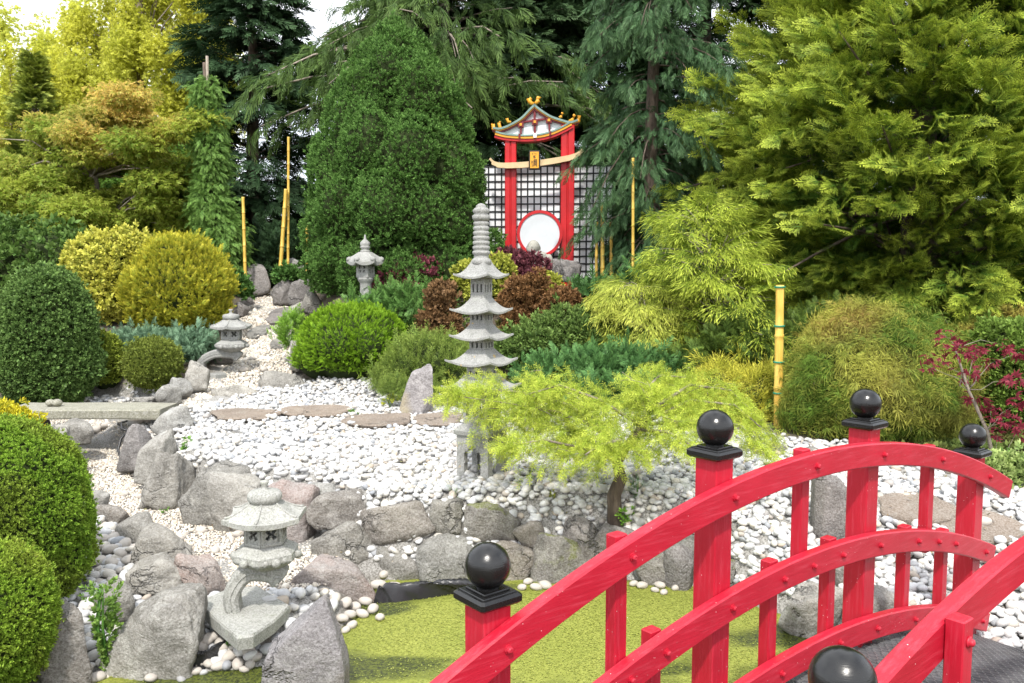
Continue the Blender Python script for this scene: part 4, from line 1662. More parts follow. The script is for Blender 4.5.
def arch(x, z, hw=.058, z1=.165):
    if z < .03:
        return False
    if z < z1 * .6:
        return abs(x) < hw * (.86 if z1 * .42 < z < z1 * .5 else 1)
    for cx, cz, r in ((-.5 * hw, z1 * .62, hw * .5), (.5 * hw, z1 * .62, hw * .5), (0, z1 * .72, hw * .52)):
        if math.hypot(x - cx, z - cz) < r:
            return True
    return False


hp = lz(433)
poly_box(mb, 4, w0, 0.0, hp, 0, lambda x, z: arch(x, z, .066, hp * .9), .045, 34, 34)
prism(mb, 4, [(w0 * 1.35, -.05), (w0 * 1.42, .012), (w0 * 1.36, .02), (w0 * .9, .021)], 0)
mb.build('pedestal', GRANITE, root)
mb = MB()
prism(mb, 4, [(w0 * 1.05, hp + .001), (w0 * 1.58, hp + .002), (w0 * 1.6, hp + .03), (w0 * 1.3, hp + .05), (w0 * 1.12, hp + .07)], 0)
mb.build('plinth', GRANITE, root)


def win(n, hw, z0, z1, span):
    def f(x, z):
        for i in range(n):
            cx = (i - (n - 1) / 2) * span
            if abs(x - cx) < hw and z0 < z < z1 - max(0, (abs(x - cx) / hw) ** 2) * hw * .5:
                return True
        return False
    return f


tiers = [  # body top px, body bottom px, body half width, roof eave px, roof top px, roof corner radius
    (392, 428, .094, 388, 375, .265, 3),
    (364, 386, .074, 362, 350, .24, 3),
    (337, 351, .060, 337, 324, .212, 3),
    (310, 323, .056, 311, 298, .207, 3),
    (284, 297, .053, 276, 262, .182, 3),
]
for bt_, bb_, hw, re, rt, Rc, nw in tiers:
    z0, z1 = lz(bb_), lz(bt_)
    if bt_ == 284:
        z1 = lz(279)
    mb = MB()
    sp = hw * .58
    poly_box(mb, 4, hw, z0 - .012, z1 - z0 + .022, 0, win(nw, hw * .14, (z1 - z0) * .4, (z1 - z0) * .8, sp), .016, 30, 16)
    prism(mb, 4, [(hw * 1.2, z0 - .02), (hw * 1.2, z0 - .011)], 0)
    b = mb.build('storey', GRANITE, root)
    mb = MB()
    h = lz(rt) - lz(re) + .012
    poly_roof(mb, 4, Rc, lz(re) - .004, h, 0, Rc * .13, hw * .9, .013, .45)
    mb.build('roof', GRANITE, root)
mb = MB()
zt = lz(264)
pr = [(.05, zt - .015), (.066, zt), (.07, zt + .02), (.058, zt + .035), (.05, zt + .04)]
zz0, zz1 = lz(255), lz(221)
nr_ = 7
pr += [(.05, zz0 - .005)]
for i in range(nr_):
    a = zz0 + (zz1 - zz0) * i / nr_
    b = zz0 + (zz1 - zz0) * (i + 1) / nr_
    r = .06 - .008 * i / nr_
    pr += [(r * .82, a), (r, a + (b - a) * .25), (r, a + (b - a) * .7), (r * .82, b)]
zc = lz(204)
pr += [(.05, zz1), (.06, zz1 + (zc - zz1) * .15), (.061, zz1 + (zc - zz1) * .3), (.045, zz1 + (zc - zz1) * .42), (.055, zz1 + (zc - zz1) * .5), (.058, zz1 + (zc - zz1) * .62),
       (.045, zz1 + (zc - zz1) * .75), (.034, zz1 + (zc - zz1) * .8), (.036, zz1 + (zc - zz1) * .88), (.02, zc), (.002, zc + .005)]
mb.lathe(pr, n=28)
mb.build('spire', GRANITE, root)


# ------------------------------------------------------------------ lanterns on a curved leg
OY = .075


def leg_lantern(base, sc, foot, label, yaw, slab, plat_dx, group=None, stone=GRANITE_G):
    root = empty('stone_lantern', base, label, 'stone lantern', group, yaw)
    # slab
    mb = MB()
    outs = []
    for z, s in ((-.075, .97), (-.012, 1.0), (0, .97)):
        outs.append([(x * s, y * s, z - (.02 * (x + .1) if z > -.1 else 0)) for x, y in slab])
    mb.sweep(outs)
    mb.build('base', stone, root)
    # curved leg
    px_ = plat_dx
    fx = foot
    path = [(fx, -.01), (fx - .012, .07), (fx + .01, .135), (fx + (px_ - fx) * .34, .193), (fx + (px_ - fx) * .62, .208), (px_, .198), (px_ + .05, .182), (px_ + .08, .157)]
    pp = []
    for i in range(len(path) - 1):
        p0 = np.array(path[max(i - 1, 0)])
        p1, p2 = np.array(path[i]), np.array(path[i + 1])
        p3 = np.array(path[min(i + 2, len(path) - 1)])
        for t in np.linspace(0, 1, 6, endpoint=False):
            pp.append(.5 * ((2 * p1) + (-p0 + p2) * t + (2 * p0 - 5 * p1 + 4 * p2 - p3) * t * t + (-p0 + 3 * p1 - 3 * p2 + p3) * t ** 3))
    pp.append(np.array(path[-1]))
    secs = []
    m = len(pp)
    for i, p in enumerate(pp):
        t = pp[min(i + 1, m - 1)] - pp[max(i - 1, 0)]
        t /= np.linalg.norm(t)
        nn = np.array([-t[1], t[0]])
        q = i / (m - 1)
        hw = .036 + .010 * math.sin(q * 3.1) + (.022 * sstep(.72, .95, q) if q > .7 else 0)
        if q > .95:
            hw *= 1 - (q - .95) * 5
        dw = .064 - .010 * q
        c = .016
        o = []
        for a, b in ((-hw, -dw + c), (-hw, dw - c), (-hw + c, dw), (hw - c, dw), (hw, dw - c), (hw, -dw + c), (hw - c, -dw), (-hw + c, -dw)):
            o.append((p[0] + nn[0] * a, b + OY, p[1] + nn[1] * a))
        secs.append(o)
    mb = MB()
    mb.sweep(secs)
    # raised border lines and a scroll on both sides of the leg
    for sgn in (-1, 1):
        line = [(p[0], OY + sgn * (.064 - .010 * i / (m - 1)), p[1]) for i, p in enumerate(pp[2:-8])]
        mb.tube(line, .004, 5)
        cx, cz = px_ + .06, .155
        sw = [(cx + (.034 - .003 * k) * math.cos(k * .75), OY + sgn * .055, cz + (.034 - .003 * k) * math.sin(k * .75)) for k in range(10)]
        mb.tube(sw, .004, 5)
    mb.build('leg', stone, root)
    c = (px_, OY)
    rot = R(4) - yaw
    mb = MB()
    prism(mb, 6, [(.085, .225), (.12, .245), (.165, .268), (.178, .285), (.178, .318), (.16, .332), (.125, .350), (.12, .356)], rot, c)
    for i in range(18):      # lotus petals round the platform
        a = rot + 2 * math.pi * i / 18
        f = math.cos(math.pi / 6) / math.cos((a - rot + math.pi / 6 + math.pi / 6) % (math.pi / 3) - math.pi / 6)
        mb.lathe([(.004, -.026), (.021, -.016), (.025, 0), (.02, .016), (.004, .022)], (c[0] + .165 * f * math.cos(a), c[1] + .165 * f * math.sin(a), .292), 8)
    mb.build('platform', stone, root)

    def hole(x, z):
        x, z = x / .040, (z - .072) / .040
        if abs(x) > 1 or abs(z) > 1:
            return False
        r = math.hypot(x, z)
        if r < .26:
            return True
        u, v = abs(x + z) / 1.414, abs(x - z) / 1.414
        return (.3 < r < .88) and min(u, v) < .26 and min(u, v) >= 0
    mb = MB()
    poly_box(mb, 6, .094, .352, .146, rot, hole, .02, 27, 27, c)
    for i in range(6):       # raised frames
        a = rot + 2 * math.pi * i / 6
        for dx, dz_, w, h in ((0, .018, .108, .014), (0, .129, .108, .014), (-.047, .0735, .014, .097), (.047, .0735, .014, .097)):
            cx = c[0] + .0965 * math.cos(a) - dx * math.sin(a)
            cy = c[1] + .0965 * math.sin(a) + dx * math.cos(a)
            mb.box((cx, cy, .352 + dz_), (w, .009, h), a + math.pi / 2, .002)
    mb.build('fire_box', stone, root)
    mb = MB()
    poly_roof(mb, 6, .214, .505, .085, rot, .016, .06, .026, .4, c, 1.25)
    for i in range(6):       # ridges
        a = rot + 2 * math.pi * (i + .5) / 6
        mb.tube([(c[0] + r * math.cos(a), c[1] + r * math.sin(a), .505 + .085 * (1 - (r - .06) / .155) ** 1.25 + .016 * ((r - .06) / .155) ** 3 + .004) for r in np.linspace(.075, .213, 8)], [.007] * 8, 6)
    mb.build('roof', stone, root)
    mb = MB()
    mb.lathe([(.06, .57), (.082, .588), (.09, .6), (.09, .622), (.078, .638), (.03, .646), (.018, .65), (.014, .668), (.024, .684), (.022, .694), (.006, .697)], (c[0], c[1], 0), 28)
    mb.build('finial', stone, root)
    root.scale = (sc, sc, sc)
    return root


b0 = hit(243, 614, 3)
bz = -.055
b0 = np.array([*on_z(243, 614, bz), bz])
slab = []
for q in [(195, 600), (210, 616), (237, 638), (254, 635), (277, 619), (293, 603), (258, 583), (226, 587)]:
    w = on_z(q[0], q[1], bz)
    slab.append((w[0] - b0[0], w[1] - b0[1]))
cy = R(8)
slab = [(x * math.cos(-cy) - y * math.sin(-cy), x * math.sin(-cy) + y * math.cos(-cy)) for x, y in slab]
leg_lantern(b0, .94, -.055, 'weathered stone lantern on an arched leg standing at the pond corner before the rock wall', cy, slab, .115)
b1 = np.array(at(213, 368, 9.55))
slab2 = [(-.2, -.06), (-.08, -.12), (.06, -.12), (.15, -.02), (.1, .1), (-.05, .12), (-.2, .08)]
b1[2] = gz1(b1[0], b1[1]) + .03
leg_lantern(b1, 1.06, -.13, 'small stone lantern on a long curved leg beside the climbing gravel path', R(5), slab2, .19, None, GRANITE)

# ------------------------------------------------------------------ standing lantern
YL = 10.3
lb = at(366, 303, YL)
gl = gz1(lb[0], YL)
root = empty('stone_lantern', (lb[0], YL, gl), 'straight stone lantern with scrolled roof standing before the cone shaped conifer', 'stone lantern', None, R(-22))
lz = lambda py: at(366, py, YL)[2] - gl
mb = MB()
mb.lathe([(.1, -.1), (.1, lz(299)), (.085, lz(296)), (.072, lz(294)), (.07, lz(284)), (.078, lz(282.5)), (.09, lz(281)), (.1, lz(279)), (.1, lz(277.5)), (.02, lz(277.4))], n=24)
mb.build('column', GRANITE, root)
mb = MB()
hb = lz(262.5) - lz(277.3)
poly_box(mb, 4, .082, lz(277.3), hb, 0, lambda x, z: abs(abs(x) - .032) < .016 and (.3 < z / hb < .5 or .6 < z / hb < .8) and (abs(x) + z * .3) % .05 > .008, .02, 22, 22)
mb.build('fire_box', GRANITE, root)
mb = MB()
poly_roof(mb, 6, .215, lz(262), lz(252) - lz(262), 0, .035, .07, .04, .4, (0, 0), .75)
for i in range(6):
    a = 2 * math.pi * (i + .5) / 6
    mb.lathe([(.004, -.035), (.03, -.02), (.038, 0), (.03, .022), (.004, .036)], (.195 * math.cos(a), .195 * math.sin(a), lz(259.5)), 10)
mb.build('roof', GRANITE, root)
mb = MB()
mb.lathe([(.06, lz(252.5)), (.062, lz(250.5)), (.045, lz(250)), (.05, lz(248.8)), (.064, lz(247.5)), (.064, lz(246.8)), (.05, lz(246.2)), (.062, lz(244.5)), (.06, lz(242.5)), (.035, lz(240.5)), (.015, lz(239)), (.009, lz(235)), (.002, lz(234.5))], n=24)
mb.build('finial', GRANITE, root)

# ------------------------------------------------------------------ stone bench and what lies on it
mb = MB()
secs = []
x0, x1 = -4.56, -3.155
for x, dzz in zip(np.linspace(x0, x1, 14), .004 * np.array([vnoise(np.array([[i * .7, 0, 0]]), 3)[0] for i in range(14)])):
    secs.append([(x, 7.31, .318 + dzz), (x, 7.74, .318), (x, 7.745, .335), (x, 7.745, .395), (x, 7.73, .403 + dzz), (x, 7.32, .403 - dzz), (x, 7.305, .393), (x, 7.305, .33)])
secs = [[(a + .012 * (i % 3 - 1) * (k in (0, 13)), b, c) for i, (a, b, c) in enumerate(s)] for k, s in enumerate(secs)]
c0 = np.array([(x0 + x1) / 2, 7.5, 0])
mb.sweep([[tuple(np.array(p) - c0) for p in s] for s in secs])
o = link('stone_bench', mb.mesh('stone_bench'), BENCH, None, c0)
tag(o, 'weathered slab of stone laid as a low bench over the sunken gravel path', 'bench')
lg = MB()
lg.sweep([[(-.53 + a, b, .317 - t * .36) for a, b in ((0 + t * .1, -.14), (.05 + t * .1, -.14), (.05 + t * .1, .14), (0 + t * .1, .14))] for t in (0, .5, 1)])
lg.build('leg', M_ROCK['brown'], o)
hs = MB()
for dx, r in ((-.028, .042), (.034, .046)):
    hs.lathe([(max(.002, r * math.sin(math.pi * i / 10) * 1.0), -r * .75 * math.cos(math.pi * i / 10)) for i in range(11)], (dx, 0, .034), 18)
me = hs.mesh('stone')
o = link('stone', me, BENCH, None, (-4.2, 7.5, .403))
md = o.modifiers.new('blend', 'REMESH')
md.mode = 'VOXEL'
md.voxel_size = .006
md.use_smooth_shade = True
tag(o, 'small heart shaped stone lying on the left end of the bench', 'stone')
mb = MB()
mb.tube([at(118, 424, 7.28), at(124, 427, 7.2), at(128, 431, 7.1), at(121, 439, 7.05), at(118, 450, 7.0), at(121, 459, 6.95), at(126, 461, 6.93)], .011, 7)
mb.tube([at(127, 421, 7.28), at(121, 423, 7.2), at(122, 429, 7.12), at(128, 431, 7.1)], .010, 7)
c0 = at(122, 440, 7.05)
mb.v = [tuple(np.array(p) - c0) for p in mb.v]
CABLE = simple_mat('black_rubber', (.012, .012, .013), .4, .5, .3, 20, .05)
tag(mb.build('cable', CABLE, None, c0), 'black cable looping down from under the bench end', 'cable')

# ------------------------------------------------------------------ bamboo poles
def bamboo_mat():
    t = NT('bamboo')
    vec = t.coord()
    mp = t.n('ShaderNodeMapping')
    mp.inputs['Scale'].default_value = (1, 1, .12)
    t.l(vec, mp.inputs['Vector'])
    n = t.noise(mp.outputs[0], 30, 5, .6)
    c = t.ramp(n, [(.3, (.50, .30, .045)), (.55, (.66, .44, .08)), (.75, (.72, .55, .16))])
    t.l(c, t.b.inputs['Base Color'])
    t.b.inputs['Roughness'].default_value = .45
    t.bump(n, .15, .004)
    return t.m


BAMBOO = bamboo_mat()
TEAL = simple_mat('green_tape', (.02, .22, .13), .5, .4, .1, 10, 0)


def bamboo(xt, yt, xb, yb, Y, wpx, label, group=None, bands=False):
    a, b = at(xt, yt, Y), at(xb, yb, Y)
    g = gz1(b[0], Y)
    dirn = (a - b) / np.linalg.norm(a - b)
    b = b + dirn * ((g - .12 - b[2]) / dirn[2])
    L = np.linalg.norm(a - b)
    r = wpx * m_per_px(Y) / 2
    mb = MB()
    pts, rad = [], []
    z = 0.0
    step = max(.2, r * 9)
    ns = max(3, int(L / step))
    for i in range(ns):
        for f, k in ((0, 1.0), (.015, 1.12), (.05, 1.12), (.075, .97), (.5, .95), (.93, .98)):
            pts.append(dirn * L * (i + f) / ns)
            rad.append(r * k * (1 - .12 * i / ns))
    pts.append(dirn * L)
    rad.append(r * .88)
    mb.tube(pts, rad, 14)
    if not bands:
        o = mb.build('bamboo_pole', BAMBOO, None, b)
        return tag(o, label, 'bamboo pole', group)
    root = empty('bamboo_pole', b, label, 'bamboo pole', group)
    mb.build('culm', BAMBOO, root)
    for py in bands:
        q = at(xt + (xb - xt) * (py - yt) / (yb - yt), py, Y) - b
        m2 = MB()
        m2.tube([q - dirn * .007, q + dirn * .007], r * 1.16, 16)
        m2.build('band', TEAL, root)
    return root


bamboo(780, 285, 778, 427, 7.15, 9.2, 'thick yellow bamboo pole with green bands beside the lace leaf maple', None, [287, 326, 362, 393])
G_B = 'thin bamboo poles at the top of the path'
bamboo(288.5, 137, 288, 274, 13.6, 2.8, 'tallest thin bamboo pole of the pair behind the path rocks', G_B)
bamboo(286, 189, 280, 275, 13.5, 4.2, 'shorter leaning bamboo pole touching the tallest one', G_B)
bamboo(243, 197, 245.5, 285, 13.1, 3.4, 'bamboo pole beside the dark pointed rock at the path top', G_B)
bamboo(228, 264, 230, 303, 12.0, 4.6, 'short stubby bamboo pole beside the golden conifer', G_B)
bamboo(307, 225, 307, 268, 13.3, 3.0, 'short bamboo pole against the cone shaped conifer', G_B)
G_C = 'bamboo poles beside the garden gate'
bamboo(633, 158, 633, 262, 10.2, 3.2, 'thin bamboo pole in front of the blue green weeping conifer trunk', G_C)
bamboo(597, 222, 596, 285, 10.9, 3.2, 'bamboo pole nearest the red gate post in the group of three', G_C)
bamboo(602.5, 205, 602.5, 290, 10.8, 4.2, 'middle and tallest bamboo pole in the group of three by the gate', G_C)
bamboo(611, 222, 611.5, 288, 10.9, 3.6, 'bamboo pole farthest from the gate in the group of three', G_C)

# ------------------------------------------------------------------ garden gate
YG = 12.0
kg = m_per_px(YG)
gb = at(538, 285, YG)
gg = gz1(gb[0], YG)
groot = empty('garden_gate', (gb[0], YG, gg), 'red garden gate with curved gable, gold plaque and round white disc', 'gate', None, R(-4))


def gp(px, py, y=0.0):
    p = at(px, py, YG)
    return np.array([p[0] - gb[0], y, p[2] - gg])


GR = simple_mat('gate_red', (.48, .008, .012), .4, .45, .15, 6, .08)
GDR = simple_mat('gate_dark_red', (.16, .012, .018), .5, .4, .15, 6, .08)
GT = simple_mat('gate_teal', (.20, .30, .27), .6, .3, .2, 9, .08)
GY = simple_mat('gate_yellow', (.72, .34, .03), .5, .4, .12, 9, .08)
GW = simple_mat('gate_white', (.8, .82, .84), .7, .3, .05, 5, .05)
GC = simple_mat('gate_cream', (.62, .47, .27), .6, .3, .15, 7, .15)
GK = simple_mat('gate_black', (.015, .016, .018), .5, .4, .2, 9, .05)
for x0, x1, yt in ((505, 516.5, 136), (561, 573.5, 126)):
    mb = MB()
    p, q = gp(x0, yt), gp(x1, 300)
    w = q[0] - p[0]
    zb = -.15
    for sx in (-1, 1):
        mb.box(((p[0] + q[0]) / 2 + sx * w * .265, 0, (p[2] + zb) / 2), (w * .46, .15, p[2] - zb), 0, .008)
    mb.box(((p[0] + q[0]) / 2, 0, (p[2] + zb) / 2), (w * .3, .11, p[2] - zb - .02), 0)
    mb.build('post', GR, groot)


def ribbon(name, mat, pts, w, y0, y1, parent=groot, ofs=0.0):
    """band following px points, w px thick measured downward, between depths y0 and y1"""
    P = [gp(*p) for p in pts]
    D = []
    n = len(P)
    # smooth resample
    out = []
    for i in range(n - 1):
        p0, p1, p2, p3 = P[max(i - 1, 0)], P[i], P[i + 1], P[min(i + 2, n - 1)]
        for t in np.linspace(0, 1, 6, endpoint=False):
            out.append(.5 * ((2 * p1) + (-p0 + p2) * t + (2 * p0 - 5 * p1 + 4 * p2 - p3) * t * t + (-p0 + 3 * p1 - 3 * p2 + p3) * t ** 3))
    out.append(P[-1])
    m = len(out)
    mb = MB()
    secs = []
    for i, p in enumerate(out):
        t = out[min(i + 1, m - 1)] - out[max(i - 1, 0)]
        t = t / np.linalg.norm(t)
        nn = np.array([t[2], 0, -t[0]])
        if nn[2] > 0:
            nn = -nn
        a = p + nn * ofs * kg
        b = p + nn * (ofs + (w[i * (len(w) - 1) // (m - 1)] if hasattr(w, '__len__') else w)) * kg
        secs.append([(a[0], y0, a[2]), (a[0], y1, a[2]), (b[0], y1, b[2]), (b[0], y0, b[2])])
    mb.sweep(secs)
    return mb.build(name, mat, parent)


gableL = [(534.5, 104.5), (529, 110), (521, 118), (510, 124.5), (500, 128), (493.5, 127)]
gableR = [(534.5, 104.5), (541, 110), (551, 116.5), (562, 120.5), (570, 122.5), (577.5, 120.5)]
for g in (gableL, gableR):
    ribbon('roof_edge', GT, g, 1.9, -.085, .34)
    ribbon('gable_board', GY, g, 1.0, -.07, .30, groot, 1.95)
    ribbon('gable_board', GDR, g, 1.3, -.058, .28, groot, 3.0)
eave = [(496, 133.5), (505, 136), (516, 137.2), (528, 137.6), (540, 136.8), (552, 134), (562, 129.8), (571, 125)]
ribbon('eave', GT, eave, 1.5, -.125, .1, groot, -1.8)
ribbon('eave', GY, eave, 2.2, -.115, .1, groot, -.25)
ribbon('eave', GR, eave, 2.6, -.10, .1, groot, 2.0)
# gable infill
mb = MB()
top = [(500, 128.5), (510, 125), (521, 118.5), (529, 110.5), (534.5, 106), (541, 110.5), (551, 117), (562, 121), (570, 123.5)]
bot = [(500, 134), (510, 136), (521, 137), (529, 137.3), (534.5, 137), (541, 136.3), (551, 134), (562, 129.5), (570, 125.5)]
mb.sweep([[tuple(gp(*t, 0.0)), tuple(gp(*t, .04)), tuple(gp(*b, .04)), tuple(gp(*b, 0.0))] for t, b in zip(top, bot)])
mb.build('gable_panel', GW, groot)


def slat(name, mat, x0, y0, x1, y1, wpx, ya, yb, parent=groot):
    a, b = gp(x0, y0), gp(x1, y1)
    t = (b - a) / np.linalg.norm(b - a)
    nn = np.array([t[2], 0, -t[0]]) * wpx * kg / 2
    mb = MB()
    mb.sweep([[(p[0] + s * nn[0], y, p[2] + s * nn[2]) for s, y in ((1, ya), (1, yb), (-1, yb), (-1, ya))] for p in (a, b)])
    return mb.build(name, mat, parent)


slat('timber', GDR, 534.6, 108, 535, 136.5, 2.2, -.045, .0)
slat('timber', GDR, 517, 123, 552, 118.6, 1.6, -.047, .0)
slat('timber', GDR, 521, 123, 521, 134, 1.8, -.05, .0)
slat('timber', GDR, 549, 119, 549.5, 132, 1.8, -.05, .0)
slat('timber', GDR, 529, 112, 529, 116, 1.8, -.044, .0)
slat('timber', GDR, 540, 111, 540, 115, 1.8, -.044, .0)
for x, y in ((521, 125), (535, 122.5), (549, 121)):
    slat('timber', GDR, x - 2.8, y, x + 2.8, y, 5.5, -.06, .0)
    slat('boss', GY, x - 1.2, y, x + 1.2, y, 2.4, -.075, -.06)
slat('nail_plate', GW, 535.4, 134.5, 535.4, 139, 3.0, -.135, -.116)
slat('nail_plate', GDR, 520, 135, 520, 139, 2.0, -.133, -.116)
slat('nail_plate', GDR, 550.5, 133, 550.5, 137, 2.0, -.133, -.116)
# golden curls on the ridge and the roof ends
def curl(pts, r):
    mb = MB()
    P = [gp(*p, -.02) for p in pts]
    n = len(P)
    mb.tube(P, [r * (.55 + .6 * math.sin(math.pi * (i + .6) / n)) for i in range(n)], 8)
    return mb.build('ornament', GY, groot)


curl([(534, 104), (531.5, 103.5), (529.5, 101.5), (528.5, 99.5), (530, 98.8), (531.5, 100)], .028)
curl([(535, 104), (537, 102.5), (538.5, 100.5), (539.8, 98.3), (538, 98), (537, 99.8)], .028)
curl([(500, 132.5), (496, 131.5), (493.3, 128), (493, 123.8), (494.2, 124.5)], .03)
curl([(504, 130), (500, 127.5), (499, 123), (500.5, 121.5)], .024)
curl([(511, 122), (508, 121.5), (506.8, 118.6), (508.4, 118.4)], .02)
curl([(572, 126), (576, 124.5), (578.5, 121), (579.2, 117), (577.8, 117.6)], .03)
curl([(569, 122), (573, 120), (574.5, 116.5), (573, 115.4)], .024)
curl([(559, 118), (561.5, 117), (562.8, 114), (561.2, 113.6)], .02)
beam = [(489.5, 160.5), (494, 164.5), (501, 166.3), (514, 166.3), (530, 165.3), (548, 163), (564, 160.5), (573, 158.5), (579, 156), (583.5, 152.5)]
ribbon('tie_beam', GC, beam, [2.2, 4, 5, 5.4, 5.6, 5.6, 5.6, 5.4, 5, 4, 3, 2], -.16, -.085, groot, -2.6)
pl = MB()
a, b = gp(529.6, 152.6), gp(540.6, 171.6)
pl.box(((a[0] + b[0]) / 2, -.20, (a[2] + b[2]) / 2), (b[0] - a[0], .05, a[2] - b[2]), 0, .006)
pl = pl.build('plaque', GK, groot)
pm = MB()
a, b = gp(530.8, 154), gp(539.4, 170.2)
pm.box(((a[0] + b[0]) / 2, -.229, (a[2] + b[2]) / 2), (b[0] - a[0], .014, a[2] - b[2]), 0, .003)
pm.build('plaque_face', GY, pl)
# brush-written characters on the plaque
ch = MB()


def stroke(x0, y0, x1, y1, w=.55):
    a, b = gp(x0, y0), gp(x1, y1)
    t = (b - a) / np.linalg.norm(b - a)
    nn = np.array([t[2], 0, -t[0]]) * w * kg / 2
    ch.sweep([[(p[0] + s * nn[0], y, p[2] + s * nn[2]) for s, y in ((1, -.2415), (1, -.2355), (-1, -.2355), (-1, -.2415))] for p in (a, b)])


for s in [(533.2, 155.4, 533.2, 156.8), (536.6, 155.2, 536.6, 156.7), (534.9, 155, 534.9, 155.8),
          (533.8, 158.4, 536.2, 158.0), (535.2, 157.8, 534.6, 160.4), (534.2, 160.2, 536.2, 159.6),
          (532.6, 162.6, 533.0, 168.4), (534.6, 162.0, 537.4, 161.8), (537.3, 161.8, 537.3, 168.6), (534.4, 163.6, 537, 163.4), (534.4, 165.2, 537, 165.0), (534.6, 162.2, 534.4, 168.2),
          (534.4, 167.0, 537, 166.8), (532.2, 164.4, 533.6, 163.8), (535.8, 162.2, 535.7, 167.2)]:
    stroke(*s)
ch.build('lettering', GK, pl)
# screen: white boards behind a black lattice
screen = empty('lattice_screen', (gb[0], YG + .22, gg), 'white screen with a black square lattice behind the red gate', 'screen', None, R(-4))


def sp_(px, py):
    p = at(px, py, YG + .22)
    return p[0] - gb[0], p[2] - gg


xl, zt_ = sp_(462, 166)
xr, _ = sp_(612, 166)
zb = -.05
mb = MB()
mb.box(((xl + xr) / 2, .0395, (zt_ + zb) / 2), (xr - xl, .03, zt_ - zb))
mb.build('board', GW, screen)
mb = MB()
x = xl
while x <= xr + .01:
    mb.box((x, .0205, (zt_ + zb) / 2), (.022, .006, zt_ - zb + .02))
    x += .0955
mb.build('lattice', GK, screen)
mb = MB()
z = zt_
while z > zb:
    mb.box(((xl + xr) / 2, .0155, z), (xr - xl + .03, .006, .02))
    z -= .109
mb.build('lattice', GK, screen)
# round disc
dc = gp(540, 234)
mb = MB()
k = len(mb.v)
mb.lathe([(.002, 0), (.285, 0), (.285, .02), (.002, .02)], n=56, smooth=False)
mb.v = [(dc[0] + x, -.1 - z, dc[2] + y * 1.02) for x, y, z in mb.v]
d_ = mb.build('disc', simple_mat('disc_white', (.6, .63, .66), .55, .4, .1, 2.5, .05), groot)
mb = MB()
mb.lathe([(.283, -.012), (.325, -.012), (.325, .034), (.283, .034)], n=56, smooth=False)
mb.v = [(dc[0] + x, -.1 - z, dc[2] + y * 1.02) for x, y, z in mb.v]
for i in range(56):      # close the ring
    mb.f.append((i, (i + 1) % 56, 3 * 56 + (i + 1) % 56, 3 * 56 + i))
    mb.sm.append(True)
mb.f = [f for f in mb.f if len(f) < 20]
mb.sm = [False] * len(mb.f)
mb.build('disc_rim', GR, groot)

# ------------------------------------------------------------------ seated stone figure
YS = 11.2
sb = at(541, 279, YS)
ks = m_per_px(YS)


def ell(mb, px, py, y, rx, ry, rz):
    c = at(px, py, YS) - sb
    prof = [(max(.01, math.sin(math.pi * i / 14)), -math.cos(math.pi * i / 14)) for i in range(15)]
    vs, fs = [], []
    for a, z in prof:
        for i in range(18):
            w = 2 * math.pi * i / 18
            vs.append((c[0] + rx * ks * a * math.cos(w), y * ks + ry * ks * a * math.sin(w), c[2] + rz * ks * z))
    for l in range(14):
        for i in range(18):
            j = (i + 1) % 18
            fs.append((l * 18 + i, l * 18 + j, (l + 1) * 18 + j, (l + 1) * 18 + i))
    mb.add(vs, fs, True)


mb = MB()
for e in [(541, 266, 0, 10.5, 8.5, 9), (539, 268, -4, 8, 6, 7), (541, 274, -1, 14, 9, 5), (533, 275, -6, 6, 5, 3.6), (548, 275, -6, 6, 5, 3.6), (539, 257, 0, 9, 6, 6), (535, 253, 0, 4.5, 4, 4),
          (533.5, 247, -.5, 6.3, 6, 7), (531, 249.5, -3.5, 4.5, 3.5, 4), (531.5, 247, -6.2, 1.2, 1.3, 1.6), (539.5, 248.5, .5, 1.3, 1.6, 3), (527.4, 248.5, .5, 1.3, 1.6, 3),
          (549, 261, -1, 4, 4.5, 7), (530.5, 263, -3, 3.6, 4, 6), (546, 268, -6, 5, 3.5, 2.6), (533, 269, -7, 4.5, 3.2, 2.4), (529.6, 246.3, -5.2, 1.5, 1, .7), (533.8, 246.3, -5.4, 1.5, 1, .7), (531.5, 251.3, -5.8, 2.4, 1, .8)]:
    ell(mb, *e)
st = mb.build('statue', granite_mat('statue_stone', (.36, .35, .30), (.28, .28, .24), False, 120), None, sb)
md = st.modifiers.new('blend', 'REMESH')
md.mode = 'VOXEL'
md.voxel_size = .011
md.use_smooth_shade = True
tag(st, 'plump seated stone figure in a loose robe before the white disc', 'statue')
gs = gz1(sb[0], YS)
k = ks
tag(link('rock', rock_mesh('rock', .42, .45, sb[2] - gs + .12, 77, 4, .2, planes=9), M_ROCK['dark'], None, (sb[0] - .03, YS, gs - .1)), 'grey rock that the seated stone figure sits on', 'rock')

# ------------------------------------------------------------------ pond liner
LIN = NT('pond_liner')
LIN.b.inputs['Base Color'].default_value = (.018, .018, .02, 1)
LIN.b.inputs['Roughness'].default_value = .24
LIN.bump(LIN.noise(LIN.coord(False), 30, 4, .6), .15, .006)


